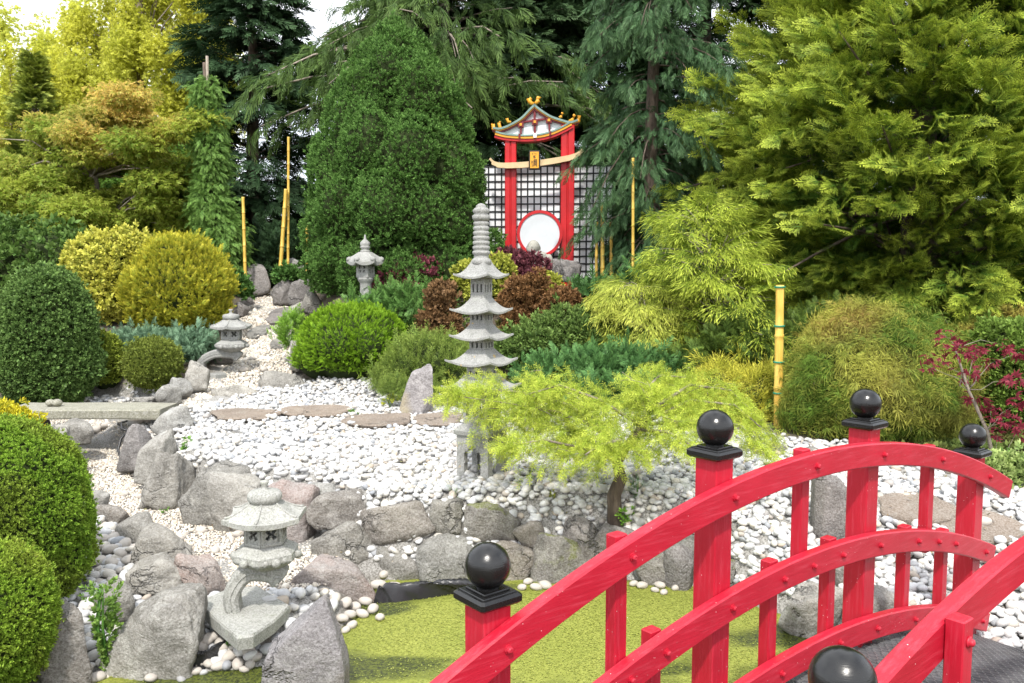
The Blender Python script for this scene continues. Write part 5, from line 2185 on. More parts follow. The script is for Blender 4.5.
def liner(path_lo, path_hi, label, seed, folds=.02):
    n, m = 70, 14
    lo = [np.array([*on_z(x, y, z), z]) for x, y, z in path_lo]
    hi = [np.array([*on_z(x, y, z), z]) for x, y, z in path_hi]

    def ev(P, t):
        t = t * (len(P) - 1)
        i = min(int(t), len(P) - 2)
        return P[i] * (1 - (t - i)) + P[i + 1] * (t - i)
    V = []
    for i in range(n):
        t = i / (n - 1)
        a, b = ev(lo, t), ev(hi, t)
        for j in range(m):
            s = j / (m - 1)
            p = a * (1 - s) + b * s
            V.append(p + np.array([0, 0, .05 * math.sin(math.pi * s)]))
    V = np.array(V)
    q = V.copy()
    tt = np.repeat(np.linspace(0, 1, n), m)
    sarr = np.tile(np.linspace(0, 1, m), n)
    wv_ = fbm(np.stack([tt * 9 + sarr * 4, sarr * 1.5, 0 * tt], 1), seed, 2)
    V[:, 2] += folds * wv_
    V[:, 1] += folds * .6 * wv_
    c0 = V.mean(0)
    I = np.arange(n * m).reshape(n, m)
    F = np.stack([I[:-1, :-1], I[1:, :-1], I[1:, 1:], I[:-1, 1:]], -1).reshape(-1, 4)
    o = link('pond_liner', np_mesh('pond_liner', V - c0, F, smooth=True), LIN.m, None, c0)
    sm_ = o.modifiers.new('thick', 'SOLIDIFY')
    sm_.thickness = .004
    return tag(o, label, 'pond liner')


liner([(372, 607, WATER - .02), (392, 606, WATER - .02), (420, 603, WATER - .02), (455, 598, WATER - .02), (486, 594, WATER - .02)],
      [(384, 588, -.2), (396, 583, -.19), (420, 583, -.195), (452, 584, -.21), (486, 586, -.235)], 'crumpled black pond liner showing at the foot of the wall by the finial', 3, .02)
liner([(180, 676, WATER - .01), (200, 674, WATER - .01), (225, 664, WATER - .01)], [(178, 656, -.2), (196, 654, -.19), (226, 640, -.17)], 'strip of black pond liner among white cobbles below the lantern base', 8, .02)
# ------------------------------------------------------------------ plants
BARK = bark_mat('bark', (.05, .035, .025), (.17, .13, .10))
BARKP = bark_mat('bark_pale', (.16, .13, .1), (.36, .31, .25))
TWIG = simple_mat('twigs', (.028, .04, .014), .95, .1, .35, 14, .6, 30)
SPRIG = [t_sprig(7, .62, .36, s) for s in range(3)]
SPRIG_F = [t_sprig(9, .5, .2, s) for s in range(3)]
FROND = [t_frond(8, s) for s in range(3)]
FROND_S = [t_frond(8, s + 5, .7, .065, .1, False) for s in range(3)]
FROND_W = [t_frond(10, s + 9, .5, .045, .35, False) for s in range(3)]
BRUSH = [t_brush(20, .34, .04, s) for s in range(3)]
BRUSH_L = [t_brush(26, .3, .03, s, 1.0) for s in range(3)]
LACE = [t_lace(6, s) for s in range(3)]
PALM = [t_palm(5, s) for s in range(2)]
THREAD = [t_thread(9, s) for s in range(3)]
PI = math.pi


def ground_at(px, Y):
    """ground point on the vertical image line px at distance Y"""
    x = ray(px, 300)[0] / ray(px, 300)[1] * Y
    return np.array([x, Y, gz1(x, Y)])


def lumps_plant_px(name, label, cat, pxc, Y, L, *a, depth=1.0, **kw):
    b = ground_at(pxc, Y)
    return lump_plant(name, label, cat, b, px_lumps(L, Y, b, depth), *a, **kw)


# clipped and rounded shrubs -------------------------------------------------
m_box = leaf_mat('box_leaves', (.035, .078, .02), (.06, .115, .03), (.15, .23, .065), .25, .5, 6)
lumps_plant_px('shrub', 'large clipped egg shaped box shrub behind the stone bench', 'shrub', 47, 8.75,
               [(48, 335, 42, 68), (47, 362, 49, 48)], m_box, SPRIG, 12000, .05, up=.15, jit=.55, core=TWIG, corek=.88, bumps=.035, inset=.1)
m_box2 = leaf_mat('golden_box_leaves', (.07, .12, .018), (.12, .17, .025), (.28, .32, .05), .25, .45, 6)
lumps_plant_px('shrub', 'small yellow green rounded shrub tucked behind the large egg shaped shrub', 'shrub', 104, 9.3,
               [(104, 364, 17, 31), (112, 370, 10, 22), (97, 362, 12, 30)], m_box2, SPRIG, 5000, .04, core=TWIG, corek=.84)
m_ball = leaf_mat('ball_leaves', (.05, .085, .016), (.09, .13, .025), (.22, .25, .05), .25, .5, 6)
lumps_plant_px('shrub', 'little round olive green shrub beside the white pebbles behind the bench', 'shrub', 153, 9.0,
               [(153, 363, 28, 25)], m_ball, SPRIG_F, 6000, .045, up=.5, core=TWIG, corek=.82, bumps=.08)
m_globe = leaf_mat('globe_leaves', (.05, .13, .01), (.09, .19, .014), (.24, .38, .03), .25, .5, 5)
lumps_plant_px('shrub', 'bright green lumpy globe conifer at the edge of the white pebbles', 'shrub', 348, 9.45,
               [(350, 346, 50, 41), (328, 336, 26, 26), (352, 324, 32, 20), (378, 338, 26, 28), (322, 358, 28, 26), (350, 362, 34, 24, -.12), (382, 360, 22, 24), (338, 345, 26, 24, -.3), (366, 346, 24, 22, -.28)],
               m_globe, FROND_S, 15000, .055, up=.55, jit=.4, core=TWIG, corek=.86, bumps=.05, inset=.06)
m_heath = leaf_mat('mound_leaves', (.05, .12, .012), (.09, .18, .018), (.26, .38, .05), .25, .5, 5, alt=(.09, .11, .02))
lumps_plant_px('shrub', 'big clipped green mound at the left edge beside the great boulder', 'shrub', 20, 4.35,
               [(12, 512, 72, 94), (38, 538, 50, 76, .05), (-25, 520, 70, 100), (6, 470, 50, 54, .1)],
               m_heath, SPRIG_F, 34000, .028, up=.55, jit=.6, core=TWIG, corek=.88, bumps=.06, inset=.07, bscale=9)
m_heath2 = leaf_mat('mound_leaves_small', (.055, .12, .012), (.10, .18, .02), (.28, .40, .05), .25, .5, 6, alt=(.12, .125, .025))
lumps_plant_px('shrub', 'smaller clipped green mound at the bottom left corner in front of the big one', 'shrub', 2, 3.55,
               [(-2, 618, 52, 78), (-30, 625, 60, 85)], m_heath2, SPRIG_F, 17000, .026, up=.4, jit=.5, core=TWIG, corek=.9, bumps=.03, inset=.05, bscale=9)
m_yel = leaf_mat('yellow_spikes', (.16, .2, .02), (.3, .3, .03), (.62, .52, .04), .3, .5, 6)
lumps_plant_px('shrub', 'yellow tipped low shrub at the left end of the bench', 'shrub', 6, 6.4,
               [(4, 432, 30, 26), (-16, 440, 30, 34), (22, 442, 16, 16)], m_yel, SPRIG_F, 3500, .06, up=.8, core=TWIG, corek=.75, bumps=.1)
# yellow pair behind the egg -------------------------------------------------
m_var = leaf_mat('variegated_leaves', (.12, .17, .03), (.3, .32, .05), (.62, .56, .12), .25, .4, 5)
lumps_plant_px('shrub', 'variegated shrub with pale yellow leaves behind the egg shaped shrub', 'shrub', 108, 11.4,
               [(108, 285, 44, 50), (96, 262, 26, 28), (128, 254, 24, 22), (84, 290, 22, 40), (120, 305, 40, 30), (138, 262, 16, 26)], m_var, SPRIG, 9000, .085, up=.3, core=TWIG, corek=.7, bumps=.25, bscale=4, inset=.45, jit=.7)
m_gold = leaf_mat('golden_conifer_leaves', (.10, .16, .02), (.19, .25, .03), (.52, .44, .05), .25, .5, 4)
lumps_plant_px('shrub', 'golden orange rounded conifer beside the climbing path', 'shrub', 182, 10.9,
               [(180, 290, 48, 46), (176, 268, 36, 34), (200, 282, 30, 34), (160, 290, 34, 38), (184, 306, 46, 26), (150, 300, 26, 28)], m_gold, FROND_S, 19000, .075, up=.9, jit=.5, core=TWIG, corek=.7, bumps=.16, bscale=3.5, inset=.3, sizevar=.5)
m_jun = leaf_mat('blue_juniper', (.045, .10, .058), (.08, .15, .09), (.17, .26, .16), .2, .5, 4)
lumps_plant_px('shrub', 'low spreading blue green juniper in front of the golden conifer', 'shrub', 150, 9.9,
               [(150, 345, 52, 14), (120, 350, 32, 14), (182, 344, 28, 13), (165, 352, 40, 14, -.2), (205, 350, 14, 10)], m_jun, FROND_S, 4500, .10, up=.35, jit=.6, core=TWIG, corek=.7, bumps=.15)

# cone shaped conifer ---------------------------------------------------------
m_cone = leaf_mat('cone_conifer_leaves', (.03, .082, .016), (.052, .12, .024), (.135, .24, .06), .28, .6, 2.5)
cone = [(398, 66, 28, 42), (404, 96, 43, 52), (384, 100, 40, 54), (412, 128, 56, 62), (372, 132, 46, 62), (436, 146, 38, 56), (352, 178, 42, 58), (400, 186, 66, 66), (444, 192, 40, 62),
        (342, 226, 36, 52), (384, 236, 56, 58), (430, 244, 52, 58), (334, 266, 28, 38), (362, 278, 46, 42), (410, 286, 52, 44), (448, 242, 26, 46), (392, 165, 40, 40, -.5), (366, 212, 36, 40, -.55), (432, 214, 36, 42, -.5),
        (350, 255, 34, 36, -.4), (418, 258, 36, 36, -.6), (420, 112, 32, 36, -.35), (380, 116, 30, 36, -.3), (396, 45, 18, 24),
        (388, 80, 26, 30, -.4), (420, 96, 26, 34, -.6), (372, 150, 30, 40, -.75), (410, 160, 32, 40, -.95), (446, 170, 26, 38, -.7), (346, 205, 26, 36, -.65), (388, 208, 32, 36, -1.1),
        (452, 226, 26, 34, -.7), (336, 258, 22, 30, -.5), (370, 268, 30, 30, -.95), (404, 278, 30, 30, -1.1), (440, 270, 28, 32, -.9), (424, 214, 30, 34, -1.0)]
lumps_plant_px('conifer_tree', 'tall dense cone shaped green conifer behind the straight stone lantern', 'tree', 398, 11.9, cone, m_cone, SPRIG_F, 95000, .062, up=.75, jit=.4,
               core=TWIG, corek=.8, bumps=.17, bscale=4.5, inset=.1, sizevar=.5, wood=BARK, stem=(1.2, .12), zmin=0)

# weeping column at the left --------------------------------------------------
m_weep = leaf_mat('weeping_needles', (.06, .14, .03), (.10, .195, .045), (.20, .32, .08), .25, .5, 3)
b = ground_at(212, 13.4)
wl_ = px_lumps([(210, 84, 7, 8), (203, 98, 10, 14), (215, 92, 5, 12), (213, 122, 13, 10), (205, 146, 10, 30), (214, 160, 12, 36), (209, 205, 15, 36), (221, 232, 14, 38), (203, 246, 9, 30), (232, 248, 12, 34), (196, 122, 4, 12)], 13.4, b)
wt_ = lump_plant('weeping_conifer', 'slim weeping conifer hanging over a stake above the golden conifer', 'tree', b, wl_, m_weep, FROND_W, 7500, .13, up=-.75, jit=.35, core=TWIG, corek=.6, bumps=.15, inset=.2, wood=BARK, stem=(3.6, .05), zmin=0)
mb = MB()
q0, q1 = at(207, 56, 13.35) - b, at(208, 130, 13.35) - b
mb.tube([np.array([q1[0], q1[1], -.1]), q1, q0], .022, 7)
mb.build('stake', BARKP, wt_)

# orange tinted maple ---------------------------------------------------------
def px_clusters(n, x0, x1, y0, y1, Y, dY, r, mask=None, flat=.55, seed=0):
    r_ = np.random.default_rng(seed)
    out = []
    while len(out) < n:
        x, y = r_.uniform(x0, x1), r_.uniform(y0, y1)
        if mask and not mask(x, y):
            continue
        c = at(x, y, Y + r_.uniform(-dY, dY))
        s = r * r_.uniform(.65, 1.35)
        out.append((c, (s, s, s * flat)))
    return out


def cl_tree(name, label, cat, pxc, Y, cl, *a, **kw):
    b = ground_at(pxc, Y)
    cl = [(c - b, r) for c, r in cl]
    top = max(c[2] for c, r in cl)
    lx = kw.pop('lean', 0)
    tp = [(0, 0, -.2), (lx * .2 + .05, .03, top * .3), (lx * .6, -.04, top * .6), (lx, 0, top * .92)]
    kw.setdefault('trunk_pts', tp)
    return cluster_tree(name, label, cat, b, cl, *a, **kw)


m_orm = leaf_mat('maple_orange', (.15, .24, .035), (.26, .33, .05), (.64, .40, .13), .5, .45, 1.2)
cl = px_clusters(125, -10, 200, 84, 290, 14.2, 1.2, .40, lambda x, y: y > 88 + abs(x - 105) * .55 + 25 * math.sin(x * .09), .4, 3)
cl_tree('maple_tree', 'orange tinted Japanese maple with layered branches behind the yellow shrubs', 'tree', 100, 14.2, cl, m_orm, BARKP, PALM, .105, 520, trunk_r=.11, up=.0, jit=.5,
        tipfun=lambda P: np.clip((P[:, 2] - 2.6) / 2.0 - .15 + .5 * fbm(P * 1.3, 4, 2), -.5, .7))
m_gol = leaf_mat('golden_tree_leaves', (.30, .34, .045), (.48, .48, .065), (.72, .65, .12), .55, .45, 1.0)
cl = px_clusters(125, 62, 236, -90, 235, 20.5, 1.6, .42, lambda x, y: y > -60 + abs(x - 150) * .9 and abs(x - 150) < 55 + 45 * max(0, min(1, (y + 90) / 200)), 1.9, 5)
cl_tree('golden_tree', 'tall golden leaved tree standing behind the orange tinted maple', 'tree', 150, 20.5, cl, m_gol, BARKP, PALM, .115, 850, trunk_r=.16, up=1.0, jit=.8, fill=1.5)
m_gol2 = leaf_mat('golden_tree_leaves_green', (.26, .31, .045), (.44, .45, .065), (.68, .63, .12), .55, .45, 1.0)
cl = px_clusters(52, -40, 84, -10, 230, 22, 1.4, .42, lambda x, y: y > 20 + 60 * abs(math.sin(x * .06)), 1.8, 8)
cl_tree('golden_tree', 'thin golden tree with sky showing through at the upper left corner', 'tree', 22, 22, cl, m_gol2, BARKP, PALM, .12, 560, trunk_r=.12, up=.6, jit=.8, fill=1.5)
m_dk = leaf_mat('dark_conifer_leaves', (.012, .03, .014), (.022, .045, .02), (.045, .085, .035), .12, .55, 1.5)
b = ground_at(45, 19)
branch_plant('conifer_tree', 'dark green upswept conifer between the two golden trees', 'tree', b, 4.9, lambda t: 1.7 * (1 - t) ** 1.1 + .05, 230, lambda t: .6, .05, FROND_S, .22, 26,
             leaf_mat('upswept_leaves', (.05, .10, .02), (.11, .165, .03), (.34, .37, .07), .15, .55, 1.5), BARK, .12, .05, .25)
cl = px_clusters(45, 70, 205, 165, 290, 16.5, .9, .5, None, .8, 21)
cl_tree('green_shrub_tree', 'fresh green leafy tree low behind the weeping conifer', 'tree', 170, 16.5, cl, leaf_mat('fresh_leaves', (.05, .12, .02), (.09, .18, .03), (.18, .3, .06), .35, .45, 1.5), BARK, PALM, .14, 300, trunk_r=.09, up=.1)

# tall dark evergreens in the back ---------------------------------------------
def dark_conifer(px, Y, H, Rm, label, mat=m_dk, nb=210, per=34, droop=.25, size=.42, tm=FROND_S, el=.1, wob=.35):
    b = ground_at(px, Y)
    return branch_plant('conifer_tree', label, 'tree', b, H, lambda t: Rm * (1 - t) ** .75 + .15, nb, lambda t: el + .5 * t, droop, tm, size, per, mat, BARK, .17, .02, .22, .75, .25, wob, sizevar=.35)


dark_conifer(258, 17.5, 8.6, 1.75, 'very dark narrow conifer behind the bamboo pair at the path top')
dark_conifer(523, 18.0, 9.5, 2.3, 'dark conifer standing directly behind the red gate', leaf_mat('gate_conifer_leaves', (.018, .04, .018), (.03, .06, .024), (.06, .10, .04), .12, .55, 1.5))
dark_conifer(700, 16.0, 9.5, 2.2, 'dark conifer between the blue green weeping conifer and the yellow cypress', leaf_mat('mid_conifer_leaves', (.016, .04, .016), (.03, .062, .022), (.055, .10, .035), .12, .55, 1.5))
dark_conifer(420, 19.0, 9.0, 2.4, 'dark green conifer rising behind the cone shaped one', leaf_mat('back_conifer_leaves', (.025, .055, .02), (.045, .085, .028), (.08, .13, .045), .12, .55, 1.5))
dark_conifer(610, 19.0, 9.5, 2.4, 'dark conifer behind the blue green weeping conifer', leaf_mat('far_conifer_leaves', (.02, .05, .02), (.035, .075, .028), (.06, .12, .045), .12, .55, 1.5))
dark_conifer(1010, 14.5, 9.0, 2.6, 'dark conifer behind the right side of the yellow cypress')
dark_conifer(850, 15.5, 9.5, 2.6, 'dark conifer behind the middle of the yellow cypress')
# tall cypress whose long arms hang across the top of the picture
m_arm = leaf_mat('hanging_cypress_leaves', (.028, .06, .018), (.045, .085, .022), (.10, .155, .04), .25, .55, 1.2)
b = ground_at(445, 17.4)
branch_plant('cypress_tree', 'tall olive green cypress with long hanging branches above the cone conifer', 'tree', b, 9.0,
             lambda t: 3.7 * (1 - max(0, t - .35) / .65) ** .6 * (1 if t > .3 else .75), 150, lambda t: .12 + .2 * t, .38, FROND_W, .42, 44, m_arm, BARKP, .22, .33, .2, 1.0, .85, .4, sizevar=.4, normal_up=.4, flat=.8)

# blue green weeping conifer beside the gate -------------------------------------
m_blue = leaf_mat('blue_weeping_leaves', (.026, .065, .027), (.044, .09, .038), (.10, .175, .075), .2, .5, 1.8)
b = ground_at(650, 11.0)
branch_plant('weeping_conifer', 'tall blue green conifer with drooping feathery branches beside the red gate', 'tree', b, 6.8,
             lambda t: (1.0 if t > .3 else .8) * (1 - max(0, t - .5)) + .1, 150, lambda t: .12, .6, FROND_W, .17, 62, m_blue, BARK, .11, .1, .2, .95, .95, .35, sizevar=.4, normal_up=.35, flat=.7)

# yellow tipped cypress on the right ---------------------------------------------
m_ycy = leaf_mat('yellow_cypress_leaves', (.016, .06, .010), (.036, .108, .015), (.50, .56, .08), .28, .5, 1.5, tpow=1.6)
b = ground_at(915, 10.2)
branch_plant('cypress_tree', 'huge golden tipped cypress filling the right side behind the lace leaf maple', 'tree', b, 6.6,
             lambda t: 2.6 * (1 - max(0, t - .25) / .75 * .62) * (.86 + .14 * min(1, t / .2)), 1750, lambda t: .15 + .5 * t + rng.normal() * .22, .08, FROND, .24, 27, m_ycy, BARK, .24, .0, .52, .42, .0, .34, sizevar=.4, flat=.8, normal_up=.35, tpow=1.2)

# airy yellow green thread cypress ------------------------------------------------
m_air = leaf_mat('thread_cypress_leaves', (.10, .16, .02), (.18, .25, .03), (.42, .48, .07), .3, .5, 2)
b = ground_at(735, 8.9)
branch_plant('cypress_shrub', 'airy yellow green thread cypress with thin stems left of the thick bamboo pole', 'shrub', b, 1.75, lambda t: 1.25 * (1 - .55 * t), 110, lambda t: .55 + .3 * t, .35, THREAD, .18, 22, m_air, BARKP, .03, .05, .22,
             .9, .4, .4, lean=(-.35, 0))
b = ground_at(640, 9.1)
branch_plant('cypress_shrub', 'pale yellow drooping thread cypress below the bamboo by the gate', 'shrub', b, 1.05, lambda t: .95 * (1 - .5 * t), 80, lambda t: .5, .45, THREAD, .18, 30, leaf_mat('thread_cypress_pale', (.13, .19, .03), (.23, .28, .045), (.48, .50, .10), .3, .5, 2), BARKP, .025, .05, .2, .9, .4, .35)
m_gth = leaf_mat('golden_thread_leaves', (.17, .2, .025), (.3, .32, .04), (.54, .50, .08), .3, .5, 3)
lumps_plant_px('shrub', 'golden thread leaved low shrub left of the thick bamboo pole', 'shrub', 738, 7.6, [(745, 398, 32, 24), (720, 388, 24, 22), (765, 392, 18, 22), (735, 412, 40, 20)], m_gth, THREAD, 1500, .13, up=.3, jit=.5, core=TWIG, corek=.7, bumps=.15)

# weeping lace leaf maple -----------------------------------------------------------
m_lace = leaf_mat('lace_leaves', (.06, .112, .016), (.10, .168, .025), (.30, .30, .06), .35, .65, 1.3, alt=(.24, .16, .05))
b = ground_at(878, 7.0)
ll = px_lumps([(876, 384, 90, 80), (876, 366, 70, 66), (842, 402, 62, 56), (920, 404, 56, 54), (882, 398, 66, 54, -.25)], 7.0, b)
root = lump_plant('lace_maple', 'weeping lace leaf maple forming a rounded olive mound behind the bridge', 'shrub', b, ll, m_lace, LACE, 24000, .10, up=-.85, jit=.28, core=TWIG, corek=.78, bumps=.12, inset=.12, tipnoise=.8, bscale=3.2, zmin=.05, sizevar=.5)
mb = MB()
for i in range(34):
    a = rng.uniform(0, 2 * PI)
    r = rng.uniform(.35, .66)
    h = rng.uniform(.55, .95)
    mb.tube([(0, 0, .02), (.15 * r * math.cos(a), .15 * r * math.sin(a), h * .7), (.55 * r * math.cos(a), .55 * r * math.sin(a), h), (r * math.cos(a), r * math.sin(a), h * .62), (1.08 * r * math.cos(a), 1.08 * r * math.sin(a), h * .2)], [.022, .014, .009, .005, .002], 5)
mb.build('trunk', BARKP, root)

# red maple at the right edge ---------------------------------------------------------
m_red = leaf_mat('red_maple_leaves', (.08, .012, .02), (.15, .018, .032), (.26, .04, .06), .35, .45, 3)
b = ground_at(1002, 5.95)
cl = []
for x, y, r in [(957, 352, .07), (975, 350, .06), (935, 358, .05), (950, 340, .06), (985, 362, .06), (965, 372, .06), (1002, 345, .07), (940, 330, .04), (1010, 380, .07), (990, 408, .06), (1005, 420, .07), (1015, 405, .06), (975, 398, .05), (1020, 352, .07), (1018, 430, .06), (998, 432, .05), (928, 366, .04)]:
    cl.append((at(x, y, 5.9 + rng.uniform(-.15, .2)) - b, (r * 1.3, r * 1.3, r * .45)))
cluster_tree('maple_tree', 'thin red leaved Japanese maple with bare pale stems at the right edge', 'tree', b, cl, m_red, BARKP, PALM, .07, 13, [(0.02, 0, -.05), (-.06, 0, .25), (-.2, .02, .55), (-.32, 0, .85)], .016, up=0, jit=.5)
lumps_plant_px('shrub', 'dense green shrub behind the thin red maple', 'shrub', 1020, 6.9, [(1020, 375, 46, 56), (1000, 400, 34, 40), (1050, 380, 50, 60), (995, 345, 24, 24)], leaf_mat('right_shrub_leaves', (.05, .10, .018), (.09, .155, .025), (.2, .28, .06), .3, .45, 4), SPRIG, 8000, .055, up=.4, core=TWIG, corek=.78, bumps=.12, inset=.2)
lumps_plant_px('shrub', 'soft olive shrub right of the lace leaf maple under the cypress', 'shrub', 965, 7.6, [(975, 350, 40, 26), (1010, 335, 40, 24), (950, 370, 26, 30)], m_lace, SPRIG_F, 3500, .075, up=.3, core=TWIG, corek=.75, bumps=.15)
lumps_plant_px('leafy_plant', 'small pale green leafy plant behind the end post of the bridge', 'plant', 1002, 5.35, [(1000, 478, 22, 16), (985, 465, 14, 12), (1018, 470, 18, 18), (1010, 490, 18, 10)], leaf_mat('pale_leafy', (.1, .17, .045), (.18, .26, .08), (.36, .42, .16), .3, .5, 6), SPRIG, 900, .055, up=.6, jit=.6, bumps=.2, inset=.6)

# lime green cedar over the pebbles -------------------------------------------------------
m_lime = leaf_mat('lime_cedar_needles', (.15, .23, .03), (.26, .35, .045), (.54, .57, .10), .35, .5, 2.5)
YC = 5.15
b = hit(617, 508)
b[1] = YC
b = np.array([at(617, 506, YC)[0], YC, gz1(at(617, 506, YC)[0], YC)])
root = empty('cedar_tree', b, 'low spreading lime green cedar with a crooked trunk on the white pebbles', 'tree')
arms = [  # (start px) to (end px) with depth offsets: layered arms
    [(617, 462, 0), (600, 430, 0), (560, 412, -.1), (500, 402, -.2), (448, 395, -.25)],
    [(610, 440, 0), (570, 405, .1), (520, 392, .15), (470, 388, .1)],
    [(617, 462, 0), (590, 450, -.2), (545, 440, -.35), (510, 445, -.45)],
    [(620, 455, 0), (640, 425, 0), (652, 405, 0), (640, 385, .1), (622, 372, .2)],
    [(640, 425, 0), (690, 400, .1), (735, 405, .1), (775, 440, .1)],
    [(650, 410, 0), (690, 385, .25), (730, 390, .3), (760, 420, .3)],
    [(640, 430, 0), (668, 432, -.3), (690, 445, -.45)],
    [(617, 455, 0), (600, 420, .3), (575, 395, .5), (540, 385, .6)],
    [(646, 415, 0), (640, 395, .4), (660, 375, .6), (690, 378, .7)],
    [(612, 455, 0), (585, 435, .2), (540, 425, .35), (490, 415, .4)],
    [(617, 455, 0), (620, 440, -.35), (600, 445, -.5), (585, 455, -.55)],
    [(640, 425, 0), (600, 400, -.1), (560, 385, -.1), (525, 395, -.15)],
    [(640, 425, 0), (700, 420, -.2), (740, 425, -.2), (765, 450, -.2)],
]
wood = MB()
trk = [at(x, y, YC + d) - b for x, y, d in [(616, 512, 0), (614, 495, 0), (621, 478, 0), (617, 462, .0), (632, 440, 0), (648, 420, 0), (652, 405, 0), (646, 392, .05)]]
trk[0][2] = -.05
P_, X_, Z_, S_ = [], [], [], []
LW = MB()
for arm in arms:
    pts = [at(x, y, YC + d) - b for x, y, d in arm]
    LW.tube(pts, [.013, .010, .007, .004, .002][:len(pts)], 5)
    # side twigs with brushes of needles, drooping
    L = np.array(pts)
    seg = np.linalg.norm(np.diff(L, axis=0), axis=1)
    cum = np.concatenate([[0], np.cumsum(seg)])
    n = int(cum[-1] * 64)
    for i in range(n):
        s = cum[-1] * (.12 + .88 * rng.random())
        k = min(np.searchsorted(cum, s) - 1, len(seg) - 1)
        k = max(k, 0)
        f = (s - cum[k]) / seg[k]
        p = L[k] * (1 - f) + L[k + 1] * f
        t = unit((L[k + 1] - L[k])[None])[0]
        a = rng.uniform(-1.3, 1.3)
        side = np.array([-t[1], t[0], 0]) + 1e-6
        side /= np.linalg.norm(side)
        p = p + np.array([rng.normal() * .02, rng.normal() * .05, rng.normal() * .045])
        d = t * math.cos(a) + side * math.sin(a) + np.array([0, 0, rng.uniform(-.25, .45)])
        d = d / np.linalg.norm(d)
        ln = rng.uniform(.08, .3) * (1.1 - .4 * s / cum[-1])
        m = max(2, int(ln / .036))
        q = p.copy()
        tw = [q.copy()]
        for j in range(m):
            for r2 in range(2):
                P_.append(q + rng.normal(size=3) * .008)
                X_.append(d * .8 + rng.normal(size=3) * .45 - np.array([0, 0, .15]))
                Z_.append(np.array([0, 0, 1.]) + rng.normal(size=3) * .6)
                S_.append(rng.uniform(.065, .12))
            d = d + np.array([0, 0, -.17]) + rng.normal(size=3) * .1
            d /= np.linalg.norm(d)
            q = q + d * .036
            tw.append(q.copy())
        if i % 9 == 0:
            LW.tube(tw, [.003 * (1 - .7 * u / len(tw)) for u in range(len(tw))], 3)
v, f, t = scatter_multi(BRUSH_L, np.array(P_), np.array(X_), np.array(Z_), np.array(S_))
link('crown', np_mesh('crown', v, f, t), m_lime, root)
wood.tube(trk, [.056, .045, .042, .037, .028, .022, .015, .007], 10)
wood.build('trunk', BARK, root)
LW.build('limbs', BARKP, root)

# rock garden shrubs ---------------------------------------------------------------------
def small(label, pxc, Y, L, mat, tms, n, size, name='shrub', cat='shrub', **kw):
    kw.setdefault('core', TWIG)
    kw.setdefault('corek', .7)
    kw.setdefault('bumps', .28)
    kw.setdefault('inset', .5)
    kw.setdefault('sizevar', .5)
    return lumps_plant_px(name, label, cat, pxc, Y, L, mat, tms, n, size, **kw)


m_jg = leaf_mat('green_juniper', (.03, .085, .02), (.055, .125, .03), (.12, .22, .055), .2, .5, 4)
small('green feathery juniper spreading below the straight stone lantern', 400, 10.1, [(405, 318, 42, 26), (380, 308, 28, 16), (430, 322, 26, 26), (412, 300, 26, 12), (402, 335, 44, 20)], m_jg, FROND_S, 4500, .12, up=.3, jit=.6)
m_bar = leaf_mat('barberry_leaves', (.07, .018, .028), (.13, .03, .045), (.27, .075, .10), .25, .45, 5)
small('dark red barberry bush beside the straight stone lantern', 402, 10.7, [(402, 280, 28, 20), (418, 272, 16, 16), (386, 284, 16, 14), (405, 290, 34, 14)], m_bar, SPRIG, 2600, .07, up=.6, inset=.9, bumps=.5, core=None)
m_mar = leaf_mat('maroon_leaves', (.05, .016, .026), (.10, .03, .04), (.19, .065, .075), .25, .45, 5)
small('maroon leaved shrub in front of the red gate left of the seated figure', 518, 11.0, [(518, 272, 22, 22), (505, 268, 14, 16), (532, 276, 14, 16)], m_mar, SPRIG, 2300, .065, up=.6, inset=.9, bumps=.5, core=None)
m_orb = leaf_mat('bronze_leaves', (.085, .05, .022), (.14, .075, .032), (.25, .135, .06), .25, .5, 5)
small('bronze leaved shrub directly right of the pagoda roofs', 522, 9.9, [(524, 292, 18, 16), (512, 312, 13, 20), (535, 284, 13, 11), (528, 312, 14, 14), (516, 330, 15, 14)], m_orb, SPRIG, 2300, .06, up=.6, inset=1.0, bumps=.4, core=None)
small('bronze leaved shrub between the gate and the pale thread cypress', 563, 9.8, [(563, 302, 18, 16), (556, 312, 14, 16), (572, 306, 12, 16)], m_orb, SPRIG, 1300, .06, up=.6, inset=1.0, bumps=.4, core=None)
small('rusty brown shrub left of the pagoda roofs', 438, 9.6, [(442, 300, 13, 18), (430, 325, 11, 16), (450, 328, 12, 18), (436, 290, 10, 10)], leaf_mat('rusty_leaves', (.075, .045, .024), (.125, .07, .035), (.22, .13, .06), .25, .5, 5), SPRIG, 1900, .06, up=.5, inset=1.0, bumps=.4, core=None)
m_ylw = leaf_mat('yellow_green_leaves', (.12, .16, .025), (.22, .25, .035), (.42, .42, .08), .3, .5, 5)
small('yellow green little shrub peeping out behind the upper pagoda roof', 478, 10.3, [(470, 275, 18, 14), (500, 270, 14, 14), (486, 290, 24, 16)], m_ylw, SPRIG, 1800, .06, up=.5)
small('yellow green shrub between bronze shrub and maroon shrub', 540, 10.4, [(545, 292, 14, 12), (535, 300, 18, 14), (552, 285, 10, 10)], m_ylw, SPRIG, 1500, .055, up=.5)
m_pine = leaf_mat('pine_needles', (.055, .10, .02), (.095, .15, .03), (.22, .28, .06), .2, .5, 4)
small('olive green dwarf pine left of the pagoda behind the leaning slate', 420, 8.6, [(418, 368, 36, 28), (440, 362, 28, 26), (400, 378, 28, 18), (455, 378, 20, 18), (425, 350, 24, 16)], m_pine, BRUSH, 3000, .11, up=.8, jit=.5)
